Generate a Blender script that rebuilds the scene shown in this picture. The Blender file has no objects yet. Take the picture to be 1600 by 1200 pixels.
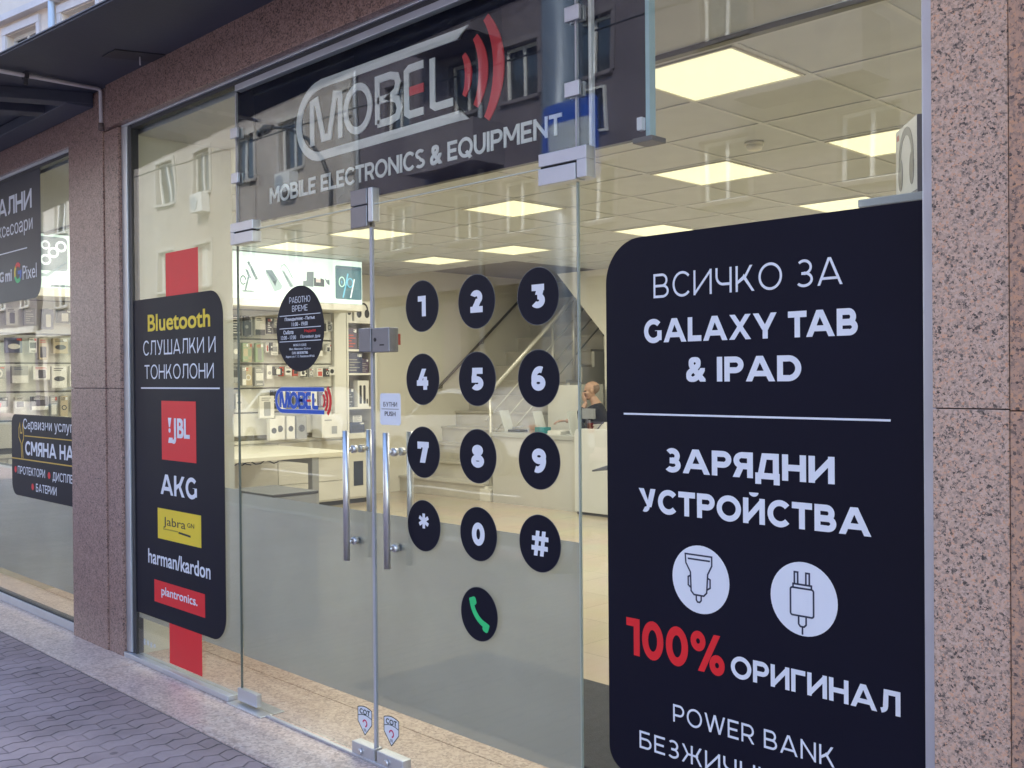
import bpy, bmesh, math, random
from mathutils import Vector, Matrix

random.seed(7)
sc = bpy.context.scene
COL = sc.collection
R = math.radians

# ------------------------------------------------------------------ camera
cam_d = bpy.data.cameras.new('camera')
cam = bpy.data.objects.new('camera', cam_d)
COL.objects.link(cam)
cam_d.sensor_width = 36.0
cam_d.lens = 35.7348
cam_d.clip_start = 0.05
cam_d.clip_end = 2000
rot = Matrix(((0.7013, 0.0010, 0.7128), (0.7128, 0.0108, -0.7013), (-0.0084, 0.9999, 0.0069)))
cam.matrix_world = Matrix.Translation((3.2639, -2.45, 1.4786)) @ rot.to_4x4()
sc.camera = cam

# ------------------------------------------------------------------ sky, sun, exposure
SUN_EL, SUN_AZ = 42.0, 28.0            # sun behind the shop: the front stands in open shade, the houses opposite are lit
w = bpy.data.worlds.new('World')
sc.world = w
w.use_nodes = True
nt = w.node_tree
bg = nt.nodes['Background']
sky = nt.nodes.new('ShaderNodeTexSky')
sky.sky_type = 'NISHITA'
sky.sun_disc = False
sky.sun_elevation = R(SUN_EL)
sky.sun_rotation = R(SUN_AZ)
sky.air_density = 1.0
sky.dust_density = 0.6
sky.ozone_density = 2.5
nt.links.new(sky.outputs['Color'], bg.inputs['Color'])
bg.inputs['Strength'].default_value = 0.15
sun_d = bpy.data.lights.new('sun', 'SUN')
sun_d.energy = 2.0
sun_d.angle = R(6)
sun_d.color = (1.0, 0.95, 0.88)
sun = bpy.data.objects.new('sun', sun_d)
COL.objects.link(sun)
sd = Vector((math.sin(R(SUN_AZ)) * math.cos(R(SUN_EL)), math.cos(R(SUN_AZ)) * math.cos(R(SUN_EL)), math.sin(R(SUN_EL))))
sun.rotation_euler = sd.to_track_quat('Z', 'Y').to_euler()
sun.location = (0, -10, 30)
vs = sc.view_settings
sc.display_settings.display_device = 'sRGB'
vs.view_transform = 'Standard'
vs.look = 'None'
EXPO = 2.8
vs.exposure = EXPO
KEX = 2 ** -EXPO                        # lit lamps keep their brightness in the picture
vs.gamma = 1.0
vs.use_curve_mapping = False
sc.render.engine = 'CYCLES'
cy = sc.cycles
cy.use_denoising = True
cy.max_bounces = 10
cy.transparent_max_bounces = 24
cy.diffuse_bounces = 4
cy.glossy_bounces = 4
cy.sample_clamp_indirect = 6.0
cy.caustics_reflective = False
cy.caustics_refractive = False

# ------------------------------------------------------------------ materials
MATS = {}
def new_mat(name):
    m = bpy.data.materials.new(name)
    m.use_nodes = True
    return m, m.node_tree, m.node_tree.nodes['Principled BSDF']

def mat(name, col, rough=0.5, metal=0.0, spec=0.5, vary=0.06, scale=3.0, bump=0.0, bscale=120.0):
    """plain surface with a little tone and gloss variation"""
    if name in MATS:
        return MATS[name]
    m, t, b = new_mat(name)
    b.inputs['Metallic'].default_value = metal
    b.inputs['Specular IOR Level'].default_value = spec
    tc = t.nodes.new('ShaderNodeTexCoord')
    n = t.nodes.new('ShaderNodeTexNoise')
    n.inputs['Scale'].default_value = scale
    n.inputs['Detail'].default_value = 5
    t.links.new(tc.outputs['Object'], n.inputs['Vector'])
    r = t.nodes.new('ShaderNodeValToRGB')
    r.color_ramp.elements[0].position = 0.3
    r.color_ramp.elements[1].position = 0.7
    r.color_ramp.elements[0].color = tuple(c * (1 - vary) for c in col) + (1,)
    r.color_ramp.elements[1].color = tuple(min(1, c * (1 + vary)) for c in col) + (1,)
    t.links.new(n.outputs['Fac'], r.inputs['Fac'])
    t.links.new(r.outputs['Color'], b.inputs['Base Color'])
    mr = t.nodes.new('ShaderNodeMapRange')
    mr.inputs['To Min'].default_value = max(0.02, rough * 0.85)
    mr.inputs['To Max'].default_value = min(1, rough * 1.15)
    t.links.new(n.outputs['Fac'], mr.inputs['Value'])
    t.links.new(mr.outputs['Result'], b.inputs['Roughness'])
    if bump:
        n2 = t.nodes.new('ShaderNodeTexNoise')
        n2.inputs['Scale'].default_value = bscale
        n2.inputs['Detail'].default_value = 4
        t.links.new(tc.outputs['Object'], n2.inputs['Vector'])
        bp = t.nodes.new('ShaderNodeBump')
        bp.inputs['Strength'].default_value = bump
        bp.inputs['Distance'].default_value = 0.01
        t.links.new(n2.outputs['Fac'], bp.inputs['Height'])
        t.links.new(bp.outputs['Normal'], b.inputs['Normal'])
    MATS[name] = m
    return m

def emit(name, col, strength):
    if name in MATS:
        return MATS[name]
    m, t, b = new_mat(name)
    b.inputs['Base Color'].default_value = tuple(c * 0.5 for c in col) + (1,)
    b.inputs['Emission Color'].default_value = tuple(col) + (1,)
    b.inputs['Emission Strength'].default_value = strength
    MATS[name] = m
    return m

def granite(name, stops, scale, rough=0.25, speck=0.5, patch=0.35):
    """speckled stone: cells of random tone, dark mica flecks, broad patches"""
    m, t, b = new_mat(name)
    L = t.links
    tc = t.nodes.new('ShaderNodeTexCoord')
    nz = t.nodes.new('ShaderNodeTexNoise')
    nz.inputs['Scale'].default_value = scale * 1.3
    nz.inputs['Detail'].default_value = 3
    L.new(tc.outputs['Object'], nz.inputs['Vector'])
    mx = t.nodes.new('ShaderNodeMixRGB')
    mx.blend_type = 'ADD'
    mx.inputs['Fac'].default_value = 0.012
    L.new(tc.outputs['Object'], mx.inputs['Color1'])
    L.new(nz.outputs['Color'], mx.inputs['Color2'])
    v = t.nodes.new('ShaderNodeTexVoronoi')
    v.inputs['Scale'].default_value = scale
    L.new(mx.outputs['Color'], v.inputs['Vector'])
    sep = t.nodes.new('ShaderNodeSeparateColor')
    L.new(v.outputs['Color'], sep.inputs['Color'])
    big = t.nodes.new('ShaderNodeTexNoise')
    big.inputs['Scale'].default_value = scale * 0.16
    big.inputs['Detail'].default_value = 4
    L.new(tc.outputs['Object'], big.inputs['Vector'])
    ad = t.nodes.new('ShaderNodeMath'); ad.operation = 'MULTIPLY_ADD'
    L.new(big.outputs['Fac'], ad.inputs[0]); ad.inputs[1].default_value = patch * 2
    ad.inputs[2].default_value = -patch
    sm = t.nodes.new('ShaderNodeMath'); sm.operation = 'ADD'
    L.new(sep.outputs['Red'], sm.inputs[0]); L.new(ad.outputs[0], sm.inputs[1])
    r = t.nodes.new('ShaderNodeValToRGB')
    r.color_ramp.interpolation = 'LINEAR'
    while len(r.color_ramp.elements) < len(stops):
        r.color_ramp.elements.new(0.5)
    for e, (p, c) in zip(r.color_ramp.elements, stops):
        e.position = p
        e.color = tuple(c) + (1,)
    L.new(sm.outputs[0], r.inputs['Fac'])
    # dark flecks
    v2 = t.nodes.new('ShaderNodeTexVoronoi')
    v2.inputs['Scale'].default_value = scale * 0.8
    mx2 = t.nodes.new('ShaderNodeMixRGB'); mx2.blend_type = 'ADD'; mx2.inputs['Fac'].default_value = 0.02
    L.new(tc.outputs['Object'], mx2.inputs['Color1']); L.new(nz.outputs['Color'], mx2.inputs['Color2'])
    L.new(mx2.outputs['Color'], v2.inputs['Vector'])
    r2 = t.nodes.new('ShaderNodeValToRGB')
    r2.color_ramp.elements[0].position = 0.16
    r2.color_ramp.elements[0].color = (1, 1, 1, 1)
    r2.color_ramp.elements[1].position = 0.26
    r2.color_ramp.elements[1].color = (0, 0, 0, 1)
    L.new(v2.outputs['Distance'], r2.inputs['Fac'])
    sp2 = t.nodes.new('ShaderNodeSeparateColor'); L.new(v2.outputs['Color'], sp2.inputs['Color'])
    gt = t.nodes.new('ShaderNodeMath'); gt.operation = 'LESS_THAN'; gt.inputs[1].default_value = speck
    L.new(sp2.outputs['Green'], gt.inputs[0])
    ml = t.nodes.new('ShaderNodeMath'); ml.operation = 'MULTIPLY'
    L.new(r2.outputs['Color'], ml.inputs[0]); L.new(gt.outputs[0], ml.inputs[1])
    mx3 = t.nodes.new('ShaderNodeMixRGB')
    L.new(ml.outputs[0], mx3.inputs['Fac']); L.new(r.outputs['Color'], mx3.inputs['Color1'])
    mx3.inputs['Color2'].default_value = (0.035, 0.032, 0.04, 1)
    L.new(mx3.outputs['Color'], b.inputs['Base Color'])
    b.inputs['Roughness'].default_value = rough
    MATS[name] = m
    return m

def glass_mat(name, tint, f0=0.05, rough=0.0):
    """thin pane: lets light straight through, mirrors by Schlick's law on both faces"""
    m = bpy.data.materials.new(name); m.use_nodes = True
    t = m.node_tree; t.nodes.clear(); L = t.links
    out = t.nodes.new('ShaderNodeOutputMaterial')
    tr = t.nodes.new('ShaderNodeBsdfTransparent'); tr.inputs['Color'].default_value = tuple(tint) + (1,)
    gl = t.nodes.new('ShaderNodeBsdfGlossy'); gl.inputs['Roughness'].default_value = rough
    tc = t.nodes.new('ShaderNodeTexCoord'); wn = t.nodes.new('ShaderNodeTexNoise'); wn.inputs['Scale'].default_value = 1.7; wn.inputs['Detail'].default_value = 1
    L.new(tc.outputs['Object'], wn.inputs['Vector'])
    bp = t.nodes.new('ShaderNodeBump'); bp.inputs['Strength'].default_value = 0.25; bp.inputs['Distance'].default_value = 0.004
    L.new(wn.outputs['Fac'], bp.inputs['Height']); L.new(bp.outputs['Normal'], gl.inputs['Normal'])
    df = t.nodes.new('ShaderNodeBsdfDiffuse'); df.inputs['Color'].default_value = (0.6, 0.6, 0.6, 1)
    dn = t.nodes.new('ShaderNodeTexNoise'); dn.inputs['Scale'].default_value = 5; dn.inputs['Detail'].default_value = 7; dn.inputs['Distortion'].default_value = 1.5
    L.new(tc.outputs['Object'], dn.inputs['Vector'])
    dr = t.nodes.new('ShaderNodeMapRange'); dr.inputs['From Min'].default_value = 0.5; dr.inputs['From Max'].default_value = 0.85; dr.inputs['To Max'].default_value = 0.024
    L.new(dn.outputs['Fac'], dr.inputs['Value'])
    dm = t.nodes.new('ShaderNodeMixShader'); L.new(dr.outputs['Result'], dm.inputs['Fac']); L.new(tr.outputs[0], dm.inputs[1]); L.new(df.outputs[0], dm.inputs[2])
    lw = t.nodes.new('ShaderNodeLayerWeight'); lw.inputs['Blend'].default_value = 0.5
    pw = t.nodes.new('ShaderNodeMath'); pw.operation = 'POWER'; pw.inputs[1].default_value = 5
    L.new(lw.outputs['Facing'], pw.inputs[0])
    ma = t.nodes.new('ShaderNodeMath'); ma.operation = 'MULTIPLY_ADD'
    ma.inputs[1].default_value = 1 - f0; ma.inputs[2].default_value = f0
    L.new(pw.outputs[0], ma.inputs[0])
    mx = t.nodes.new('ShaderNodeMixShader')
    L.new(ma.outputs[0], mx.inputs['Fac']); L.new(dm.outputs[0], mx.inputs[1]); L.new(gl.outputs[0], mx.inputs[2])
    L.new(mx.outputs[0], out.inputs['Surface'])
    MATS[name] = m
    return m

def frost_mat(name, col, clear):
    """etched film: mostly scatters, a little shows through"""
    m = bpy.data.materials.new(name); m.use_nodes = True
    t = m.node_tree; t.nodes.clear(); L = t.links
    out = t.nodes.new('ShaderNodeOutputMaterial')
    tr = t.nodes.new('ShaderNodeBsdfTransparent'); tr.inputs['Color'].default_value = (0.95, 0.97, 0.97, 1)
    tl = t.nodes.new('ShaderNodeBsdfTranslucent')
    df = t.nodes.new('ShaderNodeBsdfDiffuse')
    tc = t.nodes.new('ShaderNodeTexCoord')
    n = t.nodes.new('ShaderNodeTexNoise'); n.inputs['Scale'].default_value = 1.6; n.inputs['Detail'].default_value = 2
    L.new(tc.outputs['Object'], n.inputs['Vector'])
    r = t.nodes.new('ShaderNodeValToRGB')
    r.color_ramp.elements[0].color = tuple(c * 0.92 for c in col) + (1,); r.color_ramp.elements[0].position = 0.3
    r.color_ramp.elements[1].color = tuple(min(1, c * 1.08) for c in col) + (1,); r.color_ramp.elements[1].position = 0.7
    L.new(n.outputs['Fac'], r.inputs['Fac'])
    L.new(r.outputs['Color'], tl.inputs['Color']); L.new(r.outputs['Color'], df.inputs['Color'])
    m1 = t.nodes.new('ShaderNodeMixShader'); m1.inputs['Fac'].default_value = 0.42
    L.new(tl.outputs[0], m1.inputs[1]); L.new(df.outputs[0], m1.inputs[2])
    m2 = t.nodes.new('ShaderNodeMixShader'); m2.inputs['Fac'].default_value = clear
    L.new(m1.outputs[0], m2.inputs[1]); L.new(tr.outputs[0], m2.inputs[2])
    L.new(m2.outputs[0], out.inputs['Surface'])
    MATS[name] = m
    return m

def paver_mat():
    m, t, b = new_mat('pavers'); L = t.links
    def M(op, a, c=None, d=None):
        n = t.nodes.new('ShaderNodeMath'); n.operation = op
        for i, x in enumerate((a, c, d)):
            if x is None: continue
            if isinstance(x, (int, float)): n.inputs[i].default_value = x
            else: L.new(x, n.inputs[i])
        return n.outputs[0]
    tc = t.nodes.new('ShaderNodeTexCoord')
    s = t.nodes.new('ShaderNodeSeparateXYZ'); L.new(tc.outputs['Object'], s.inputs[0])
    wob = t.nodes.new('ShaderNodeTexNoise'); wob.inputs['Scale'].default_value = 6; wob.inputs['Detail'].default_value = 3
    L.new(tc.outputs['Object'], wob.inputs['Vector'])
    wv = M('MULTIPLY_ADD', wob.outputs['Fac'], 0.03, -0.015)
    PX, PY = 0.092, 0.20
    tri = M('PINGPONG', M('ADD', s.outputs['Y'], wv), PY / 4)                   # zigzag of the long joints
    x = M('ADD', M('ADD', s.outputs['X'], M('MULTIPLY', tri, 0.46)), wv)
    xi = M('DIVIDE', x, PX)
    ci = M('FLOOR', xi)
    xf = M('ABSOLUTE', M('SUBTRACT', M('FRACT', xi), 0.5))                      # 0.5 at a joint
    y = M('ADD', s.outputs['Y'], M('MULTIPLY', ci, PY / 2))
    y = M('ADD', y, M('MULTIPLY', wv, 0.6))
    yi = M('DIVIDE', y, PY)
    yf = M('ABSOLUTE', M('SUBTRACT', M('FRACT', yi), 0.5))
    dx = M('MULTIPLY', M('SUBTRACT', 0.5, xf), PX)
    dy = M('MULTIPLY', M('SUBTRACT', 0.5, yf), PY)
    d = M('MINIMUM', dx, M('ADD', dy, 0.0034))
    mr = t.nodes.new('ShaderNodeMapRange'); mr.interpolation_type = 'SMOOTHSTEP'
    mr.inputs['From Min'].default_value = 0.001; mr.inputs['From Max'].default_value = 0.008
    L.new(d, mr.inputs['Value'])
    cv = t.nodes.new('ShaderNodeCombineXYZ'); L.new(ci, cv.inputs[0]); L.new(M('FLOOR', yi), cv.inputs[1])
    wn = t.nodes.new('ShaderNodeTexWhiteNoise'); wn.noise_dimensions = '2D'; L.new(cv.outputs[0], wn.inputs['Vector'])
    r = t.nodes.new('ShaderNodeValToRGB')
    r.color_ramp.elements[0].color = (0.37, 0.27, 0.255, 1); r.color_ramp.elements[1].color = (0.44, 0.325, 0.308, 1)
    L.new(wn.outputs['Value'], r.inputs['Fac'])
    g = t.nodes.new('ShaderNodeTexNoise'); g.inputs['Scale'].default_value = 2.2; g.inputs['Detail'].default_value = 8; g.inputs['Roughness'].default_value = 0.65
    L.new(tc.outputs['Object'], g.inputs['Vector'])
    gm = t.nodes.new('ShaderNodeMapRange'); gm.inputs['From Min'].default_value = 0.3; gm.inputs['From Max'].default_value = 0.7
    gm.inputs['To Min'].default_value = 0.78; gm.inputs['To Max'].default_value = 1.15
    L.new(g.outputs['Fac'], gm.inputs['Value'])
    mu = t.nodes.new('ShaderNodeMixRGB'); mu.blend_type = 'MULTIPLY'; mu.inputs['Fac'].default_value = 1
    L.new(r.outputs['Color'], mu.inputs['Color1']); L.new(gm.outputs['Result'], mu.inputs['Color2'])
    # joints partly filled with dust
    jf = t.nodes.new('ShaderNodeTexNoise'); jf.inputs['Scale'].default_value = 3.5
    L.new(tc.outputs['Object'], jf.inputs['Vector'])
    jr = t.nodes.new('ShaderNodeValToRGB')
    jr.color_ramp.elements[0].position = 0.42; jr.color_ramp.elements[0].color = (0.10, 0.073, 0.07, 1)
    jr.color_ramp.elements[1].position = 0.66; jr.color_ramp.elements[1].color = (0.32, 0.235, 0.225, 1)
    L.new(jf.outputs['Fac'], jr.inputs['Fac'])
    mj = t.nodes.new('ShaderNodeMixRGB'); L.new(mr.outputs['Result'], mj.inputs['Fac'])
    L.new(jr.outputs['Color'], mj.inputs['Color1']); L.new(mu.outputs['Color'], mj.inputs['Color2'])
    gv = t.nodes.new('ShaderNodeTexVoronoi'); gv.inputs['Scale'].default_value = 5.5; L.new(tc.outputs['Object'], gv.inputs['Vector'])
    gr2 = t.nodes.new('ShaderNodeMapRange'); gr2.interpolation_type = 'SMOOTHSTEP'; gr2.inputs['From Min'].default_value = 0.07; gr2.inputs['From Max'].default_value = 0.12
    gr2.inputs['To Min'].default_value = 0.55; gr2.inputs['To Max'].default_value = 1.0
    L.new(gv.outputs['Distance'], gr2.inputs['Value'])
    st = t.nodes.new('ShaderNodeTexNoise'); st.inputs['Scale'].default_value = 0.9; st.inputs['Detail'].default_value = 9; st.inputs['Roughness'].default_value = 0.7
    L.new(tc.outputs['Object'], st.inputs['Vector'])
    sr_ = t.nodes.new('ShaderNodeMapRange'); sr_.inputs['From Min'].default_value = 0.35; sr_.inputs['From Max'].default_value = 0.62; sr_.inputs['To Min'].default_value = 0.70; sr_.inputs['To Max'].default_value = 1.08
    L.new(st.outputs['Fac'], sr_.inputs['Value'])
    mg = t.nodes.new('ShaderNodeMixRGB'); mg.blend_type = 'MULTIPLY'; mg.inputs['Fac'].default_value = 1
    L.new(mj.outputs['Color'], mg.inputs['Color1']); L.new(M('MULTIPLY', gr2.outputs['Result'], sr_.outputs['Result']), mg.inputs['Color2'])
    L.new(mg.outputs['Color'], b.inputs['Base Color'])
    fine = t.nodes.new('ShaderNodeTexNoise'); fine.inputs['Scale'].default_value = 90; fine.inputs['Detail'].default_value = 4
    L.new(tc.outputs['Object'], fine.inputs['Vector'])
    hh = M('ADD', M('MULTIPLY', mr.outputs['Result'], 1.0), M('MULTIPLY', fine.outputs['Fac'], 0.15))
    hh = M('ADD', hh, M('MULTIPLY', wn.outputs['Value'], 0.35))
    bp = t.nodes.new('ShaderNodeBump'); bp.inputs['Strength'].default_value = 0.8; bp.inputs['Distance'].default_value = 0.006
    L.new(hh, bp.inputs['Height']); L.new(bp.outputs['Normal'], b.inputs['Normal'])
    b.inputs['Roughness'].default_value = 0.75
    MATS['pavers'] = m
    return m

PINK = granite('pink_granite', [(0.0, (0.06, 0.048, 0.044)), (0.11, (0.19, 0.15, 0.13)), (0.27, (0.40, 0.30, 0.25)), (0.55, (0.55, 0.385, 0.30)), (0.80, (0.58, 0.44, 0.37)), (1.0, (0.62, 0.345, 0.22))], 200, 0.4, 0.27, 0.2)
REDG = granite('red_granite', [(0.0, (0.06, 0.04, 0.036)), (0.2, (0.19, 0.122, 0.105)), (0.5, (0.315, 0.197, 0.168)), (0.8, (0.36, 0.236, 0.206)), (1.0, (0.42, 0.29, 0.255))], 170, 0.3, 0.34, 0.24)
SILL = granite('sill_granite', [(0.0, (0.40, 0.29, 0.25)), (0.3, (0.52, 0.385, 0.33)), (0.6, (0.62, 0.475, 0.41)), (1.0, (0.70, 0.57, 0.50))], 90, 0.35, 0.08, 0.5)
GLASS = glass_mat('clear_glass', (0.955, 0.975, 0.96), 0.045)
FROST = frost_mat('frosted_film', (0.53, 0.55, 0.565), 0.31)
ALU = mat('brushed_aluminium', (0.56, 0.58, 0.63), 0.38, 0.75, vary=0.05, scale=8)
ALUD = mat('frame_gasket', (0.025, 0.026, 0.032), 0.5)
STEEL = mat('satin_steel', (0.60, 0.60, 0.62), 0.36, 1.0, vary=0.04, scale=10)
NAVY = mat('black_vinyl', (0.0032, 0.0036, 0.014), 0.45, spec=0.2, vary=0.1, scale=2, bump=0.06, bscale=3)
WHITEV = mat('white_vinyl', (0.74, 0.79, 0.89), 0.5, vary=0.02)
REDV = mat('red_vinyl', (0.74, 0.014, 0.022), 0.45, vary=0.05)
ALU2 = mat('dark_satin_metal', (0.22, 0.22, 0.25), 0.35, 0.75, vary=0.05, scale=8)
YELV = mat('yellow_vinyl', (0.80, 0.62, 0.03), 0.45, vary=0.04)
BLUEV = mat('blue_vinyl', (0.01, 0.09, 0.52), 0.4)
GREENV = mat('green_vinyl', (0.03, 0.60, 0.20), 0.45)
CREAM = mat('cream_wall_paint', (0.87, 0.84, 0.74), 0.75, vary=0.03, scale=1.2, bump=0.05, bscale=60)
WHITEF = mat('white_laminate', (0.74, 0.72, 0.65), 0.4, vary=0.02)
GREYF = mat('grey_metal_leg', (0.36, 0.37, 0.38), 0.4, 0.3)
TILE = None

# ------------------------------------------------------------------ geometry helpers
def root_loc(o):
    p = Vector((0, 0, 0))
    while o is not None:
        p = p + o.location
        o = o.parent
    return p

class MB:
    """collects shapes in world coordinates; build() makes ONE mesh object of them"""
    def __init__(self):
        self.v, self.f, self.s, self.m = [], [], [], []
        self.cur = 0
    def add(self, verts, faces, smooth=False):
        o = len(self.v)
        self.v += [tuple(x) for x in verts]
        for f in faces:
            self.f.append([o + i for i in f]); self.s.append(smooth); self.m.append(self.cur)
        return self
    def box(self, x0, x1, y0, y1, z0, z1):
        x0, x1 = min(x0, x1), max(x0, x1); y0, y1 = min(y0, y1), max(y0, y1); z0, z1 = min(z0, z1), max(z0, z1)
        v = [(x, y, z) for z in (z0, z1) for x, y in ((x0, y0), (x1, y0), (x1, y1), (x0, y1))]
        return self.add(v, [(0, 3, 2, 1), (4, 5, 6, 7), (0, 1, 5, 4), (1, 2, 6, 5), (2, 3, 7, 6), (3, 0, 4, 7)])
    def obox(self, c, ax, ay, az):
        """box from centre and three half-axis vectors"""
        c, ax, ay, az = Vector(c), Vector(ax), Vector(ay), Vector(az)
        v = [c + sx * ax + sy * ay + sz * az for sz in (-1, 1) for sx, sy in ((-1, -1), (1, -1), (1, 1), (-1, 1))]
        return self.add(v, [(0, 3, 2, 1), (4, 5, 6, 7), (0, 1, 5, 4), (1, 2, 6, 5), (2, 3, 7, 6), (3, 0, 4, 7)])
    def bar(self, p, q, w, h, up=(0, 0, 1)):
        p, q = Vector(p), Vector(q); d = (q - p); u = Vector(up)
        if abs(d.normalized().dot(u)) > 0.98: u = Vector((0, 1, 0))
        a = d.cross(u).normalized() * w / 2; b = a.cross(d).normalized() * h / 2
        return self.obox((p + q) / 2, d / 2, a, b)
    def tube(self, pts, r, n=10, caps=True):
        pts = [Vector(p) for p in pts]
        rs = r if isinstance(r, (list, tuple)) else [r] * len(pts)
        rings = []; prev = None
        for i, p in enumerate(pts):
            d = (pts[min(i + 1, len(pts) - 1)] - pts[max(i - 1, 0)]).normalized()
            if prev is None:
                u = Vector((0, 0, 1)) if abs(d.z) < 0.9 else Vector((1, 0, 0))
                a = d.cross(u).normalized()
            else:
                a = (prev - d * prev.dot(d)).normalized()
            prev = a; b = d.cross(a)
            rings.append([p + (a * math.cos(2 * math.pi * k / n) + b * math.sin(2 * math.pi * k / n)) * rs[i] for k in range(n)])
        v = [x for rg in rings for x in rg]
        f = []
        for i in range(len(pts) - 1):
            for k in range(n):
                f.append((i * n + k, i * n + (k + 1) % n, (i + 1) * n + (k + 1) % n, (i + 1) * n + k))
        self.add(v, f, True)
        if caps:
            o = len(self.v) - len(v)
            self.f.append([o + k for k in reversed(range(n))]); self.s.append(False); self.m.append(self.cur)
            self.f.append([o + (len(pts) - 1) * n + k for k in range(n)]); self.s.append(False); self.m.append(self.cur)
        return self
    def prism(self, poly, d0, d1, axis='y'):
        """polygon (list of 2-D points) extruded along an axis; y: points are (x,z), x: (y,z), z: (x,y)"""
        def P(a, b, d):
            return (a, d, b) if axis == 'y' else ((d, a, b) if axis == 'x' else (a, b, d))
        n = len(poly)
        v = [P(a, b, d0) for a, b in poly] + [P(a, b, d1) for a, b in poly]
        f = [tuple(range(n)), tuple(range(2 * n - 1, n - 1, -1))]
        f += [(i, i + n, (i + 1) % n + n, (i + 1) % n) for i in range(n)]
        return self.add(v, f)
    def strip(self, left, right, d0, d1, axis='y', closed=False):
        """ribbon between two outlines, extruded"""
        n = len(left)
        rng = range(n if closed else n - 1)
        for i in rng:
            j = (i + 1) % n
            self.prism([left[i], left[j], right[j], right[i]], d0, d1, axis)
        return self
    def build(self, name, m, parent=None, bevel=0.0, loc=None):
        me = bpy.data.meshes.new(name)
        off = root_loc(parent) if parent is not None else Vector(loc or (0, 0, 0))
        me.from_pydata([Vector(p) - off for p in self.v], [], self.f)
        ms = m if isinstance(m, (list, tuple)) else [m]
        for x in ms: me.materials.append(x)
        me.polygons.foreach_set('use_smooth', self.s)
        me.polygons.foreach_set('material_index', self.m)
        bm = bmesh.new(); bm.from_mesh(me)
        bmesh.ops.recalc_face_normals(bm, faces=bm.faces)
        bm.to_mesh(me); bm.free()
        me.update()
        o = bpy.data.objects.new(name, me)
        COL.objects.link(o)
        if parent is not None: o.parent = parent
        else: o.location = off
        if bevel:
            bv = o.modifiers.new('soft_edges', 'BEVEL')
            bv.width = bevel; bv.segments = 2; bv.limit_method = 'ANGLE'; bv.angle_limit = R(40)
        return o

def tag(o, label, cat, group=None, kind=None):
    o['label'] = label; o['category'] = cat
    if group: o['group'] = group
    if kind: o['kind'] = kind
    return o
def thing(name, label, cat, loc, group=None):
    o = bpy.data.objects.new(name, None)
    o.empty_display_size = 0.1
    COL.objects.link(o); o.location = loc
    return tag(o, label, cat, group)
def struct(o):
    o['kind'] = 'structure'; return o

def arc(cx, cz, r, a0, a1, n=16, rz=None):
    rz = r if rz is None else rz
    return [(cx + r * math.cos(R(a0 + (a1 - a0) * i / n)), cz + rz * math.sin(R(a0 + (a1 - a0) * i / n))) for i in range(n + 1)]
def rrect(x0, x1, z0, z1, bl=0, br=0, tr=0, tl=0, n=10):
    p = []
    p += arc(x0 + bl, z0 + bl, bl, 180, 270, n) if bl else [(x0, z0)]
    p += arc(x1 - br, z0 + br, br, 270, 360, n) if br else [(x1, z0)]
    p += arc(x1 - tr, z1 - tr, tr, 0, 90, n) if tr else [(x1, z1)]
    p += arc(x0 + tl, z1 - tl, tl, 90, 180, n) if tl else [(x0, z1)]
    return p
def stroke(pts, wd, closed=False):
    """left and right outlines of a line of given width, mitred"""
    P = [Vector((a, b)) for a, b in pts]; n = len(P); l, r = [], []
    ws = wd if isinstance(wd, (list, tuple)) else [wd] * n
    for i in range(n):
        a = P[i] - P[i - 1] if (closed or i > 0) else P[1] - P[0]
        b = P[(i + 1) % n] - P[i] if (closed or i < n - 1) else P[i] - P[i - 1]
        a.normalize(); b.normalize()
        na, nb = Vector((-a.y, a.x)), Vector((-b.y, b.x))
        m = na + nb
        if m.length < 1e-6: m = na
        m.normalize()
        k = min(2.5, 1 / max(0.3, m.dot(na)))
        l.append(tuple(P[i] + m * k * ws[i] / 2)); r.append(tuple(P[i] - m * k * ws[i] / 2))
    return l, r

FONT_CACHE = {}
def glyphs(s):
    if s not in FONT_CACHE:
        c = bpy.data.curves.new('lettering', 'FONT')
        c.body = s; c.size = 1.0; c.resolution_u = 5; c.extrude = 0.01
        o = bpy.data.objects.new('lettering', c); COL.objects.link(o)
        dg = bpy.context.evaluated_depsgraph_get(); dg.update()
        me = bpy.data.meshes.new_from_object(o.evaluated_get(dg))
        FONT_CACHE[s] = ([tuple(v.co) for v in me.vertices], [tuple(p.vertices) for p in me.polygons])
        bpy.data.objects.remove(o); bpy.data.curves.remove(c); bpy.data.meshes.remove(me)
    return FONT_CACHE[s]
def text(mb, s, x0, x1, z0, z1, y, bold=0.0, th=0.0006):
    """lettering that fills the given rectangle of the shop front; bold letters are thickened all round"""
    v, f = glyphs(''.join({'е': 'e'}.get(c, c) for c in s))   # same shapes, cleaner outlines
    bold = max(0.0, bold)
    sh = [(0, 0)] if bold < 0.004 else [(i * bold, j * bold) for i in (-1, 0, 1) for j in (-1, 0, 1)]
    ax, bx = min(p[0] for p in v) - bold, max(p[0] for p in v) + bold
    az, bz = min(p[1] for p in v) - bold, max(p[1] for p in v) + bold
    for k, (dx, dz) in enumerate(sh):
        out = []
        for p in v:
            a = x0 + (p[0] + dx - ax) / (bx - ax) * (x1 - x0)
            b = z0 + (p[1] + dz - az) / (bz - az) * (z1 - z0)
            out.append((a, y - (th + k * 0.00003 if p[2] > 0 else 0), b))
        mb.add(out, f)
    return mb

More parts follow.
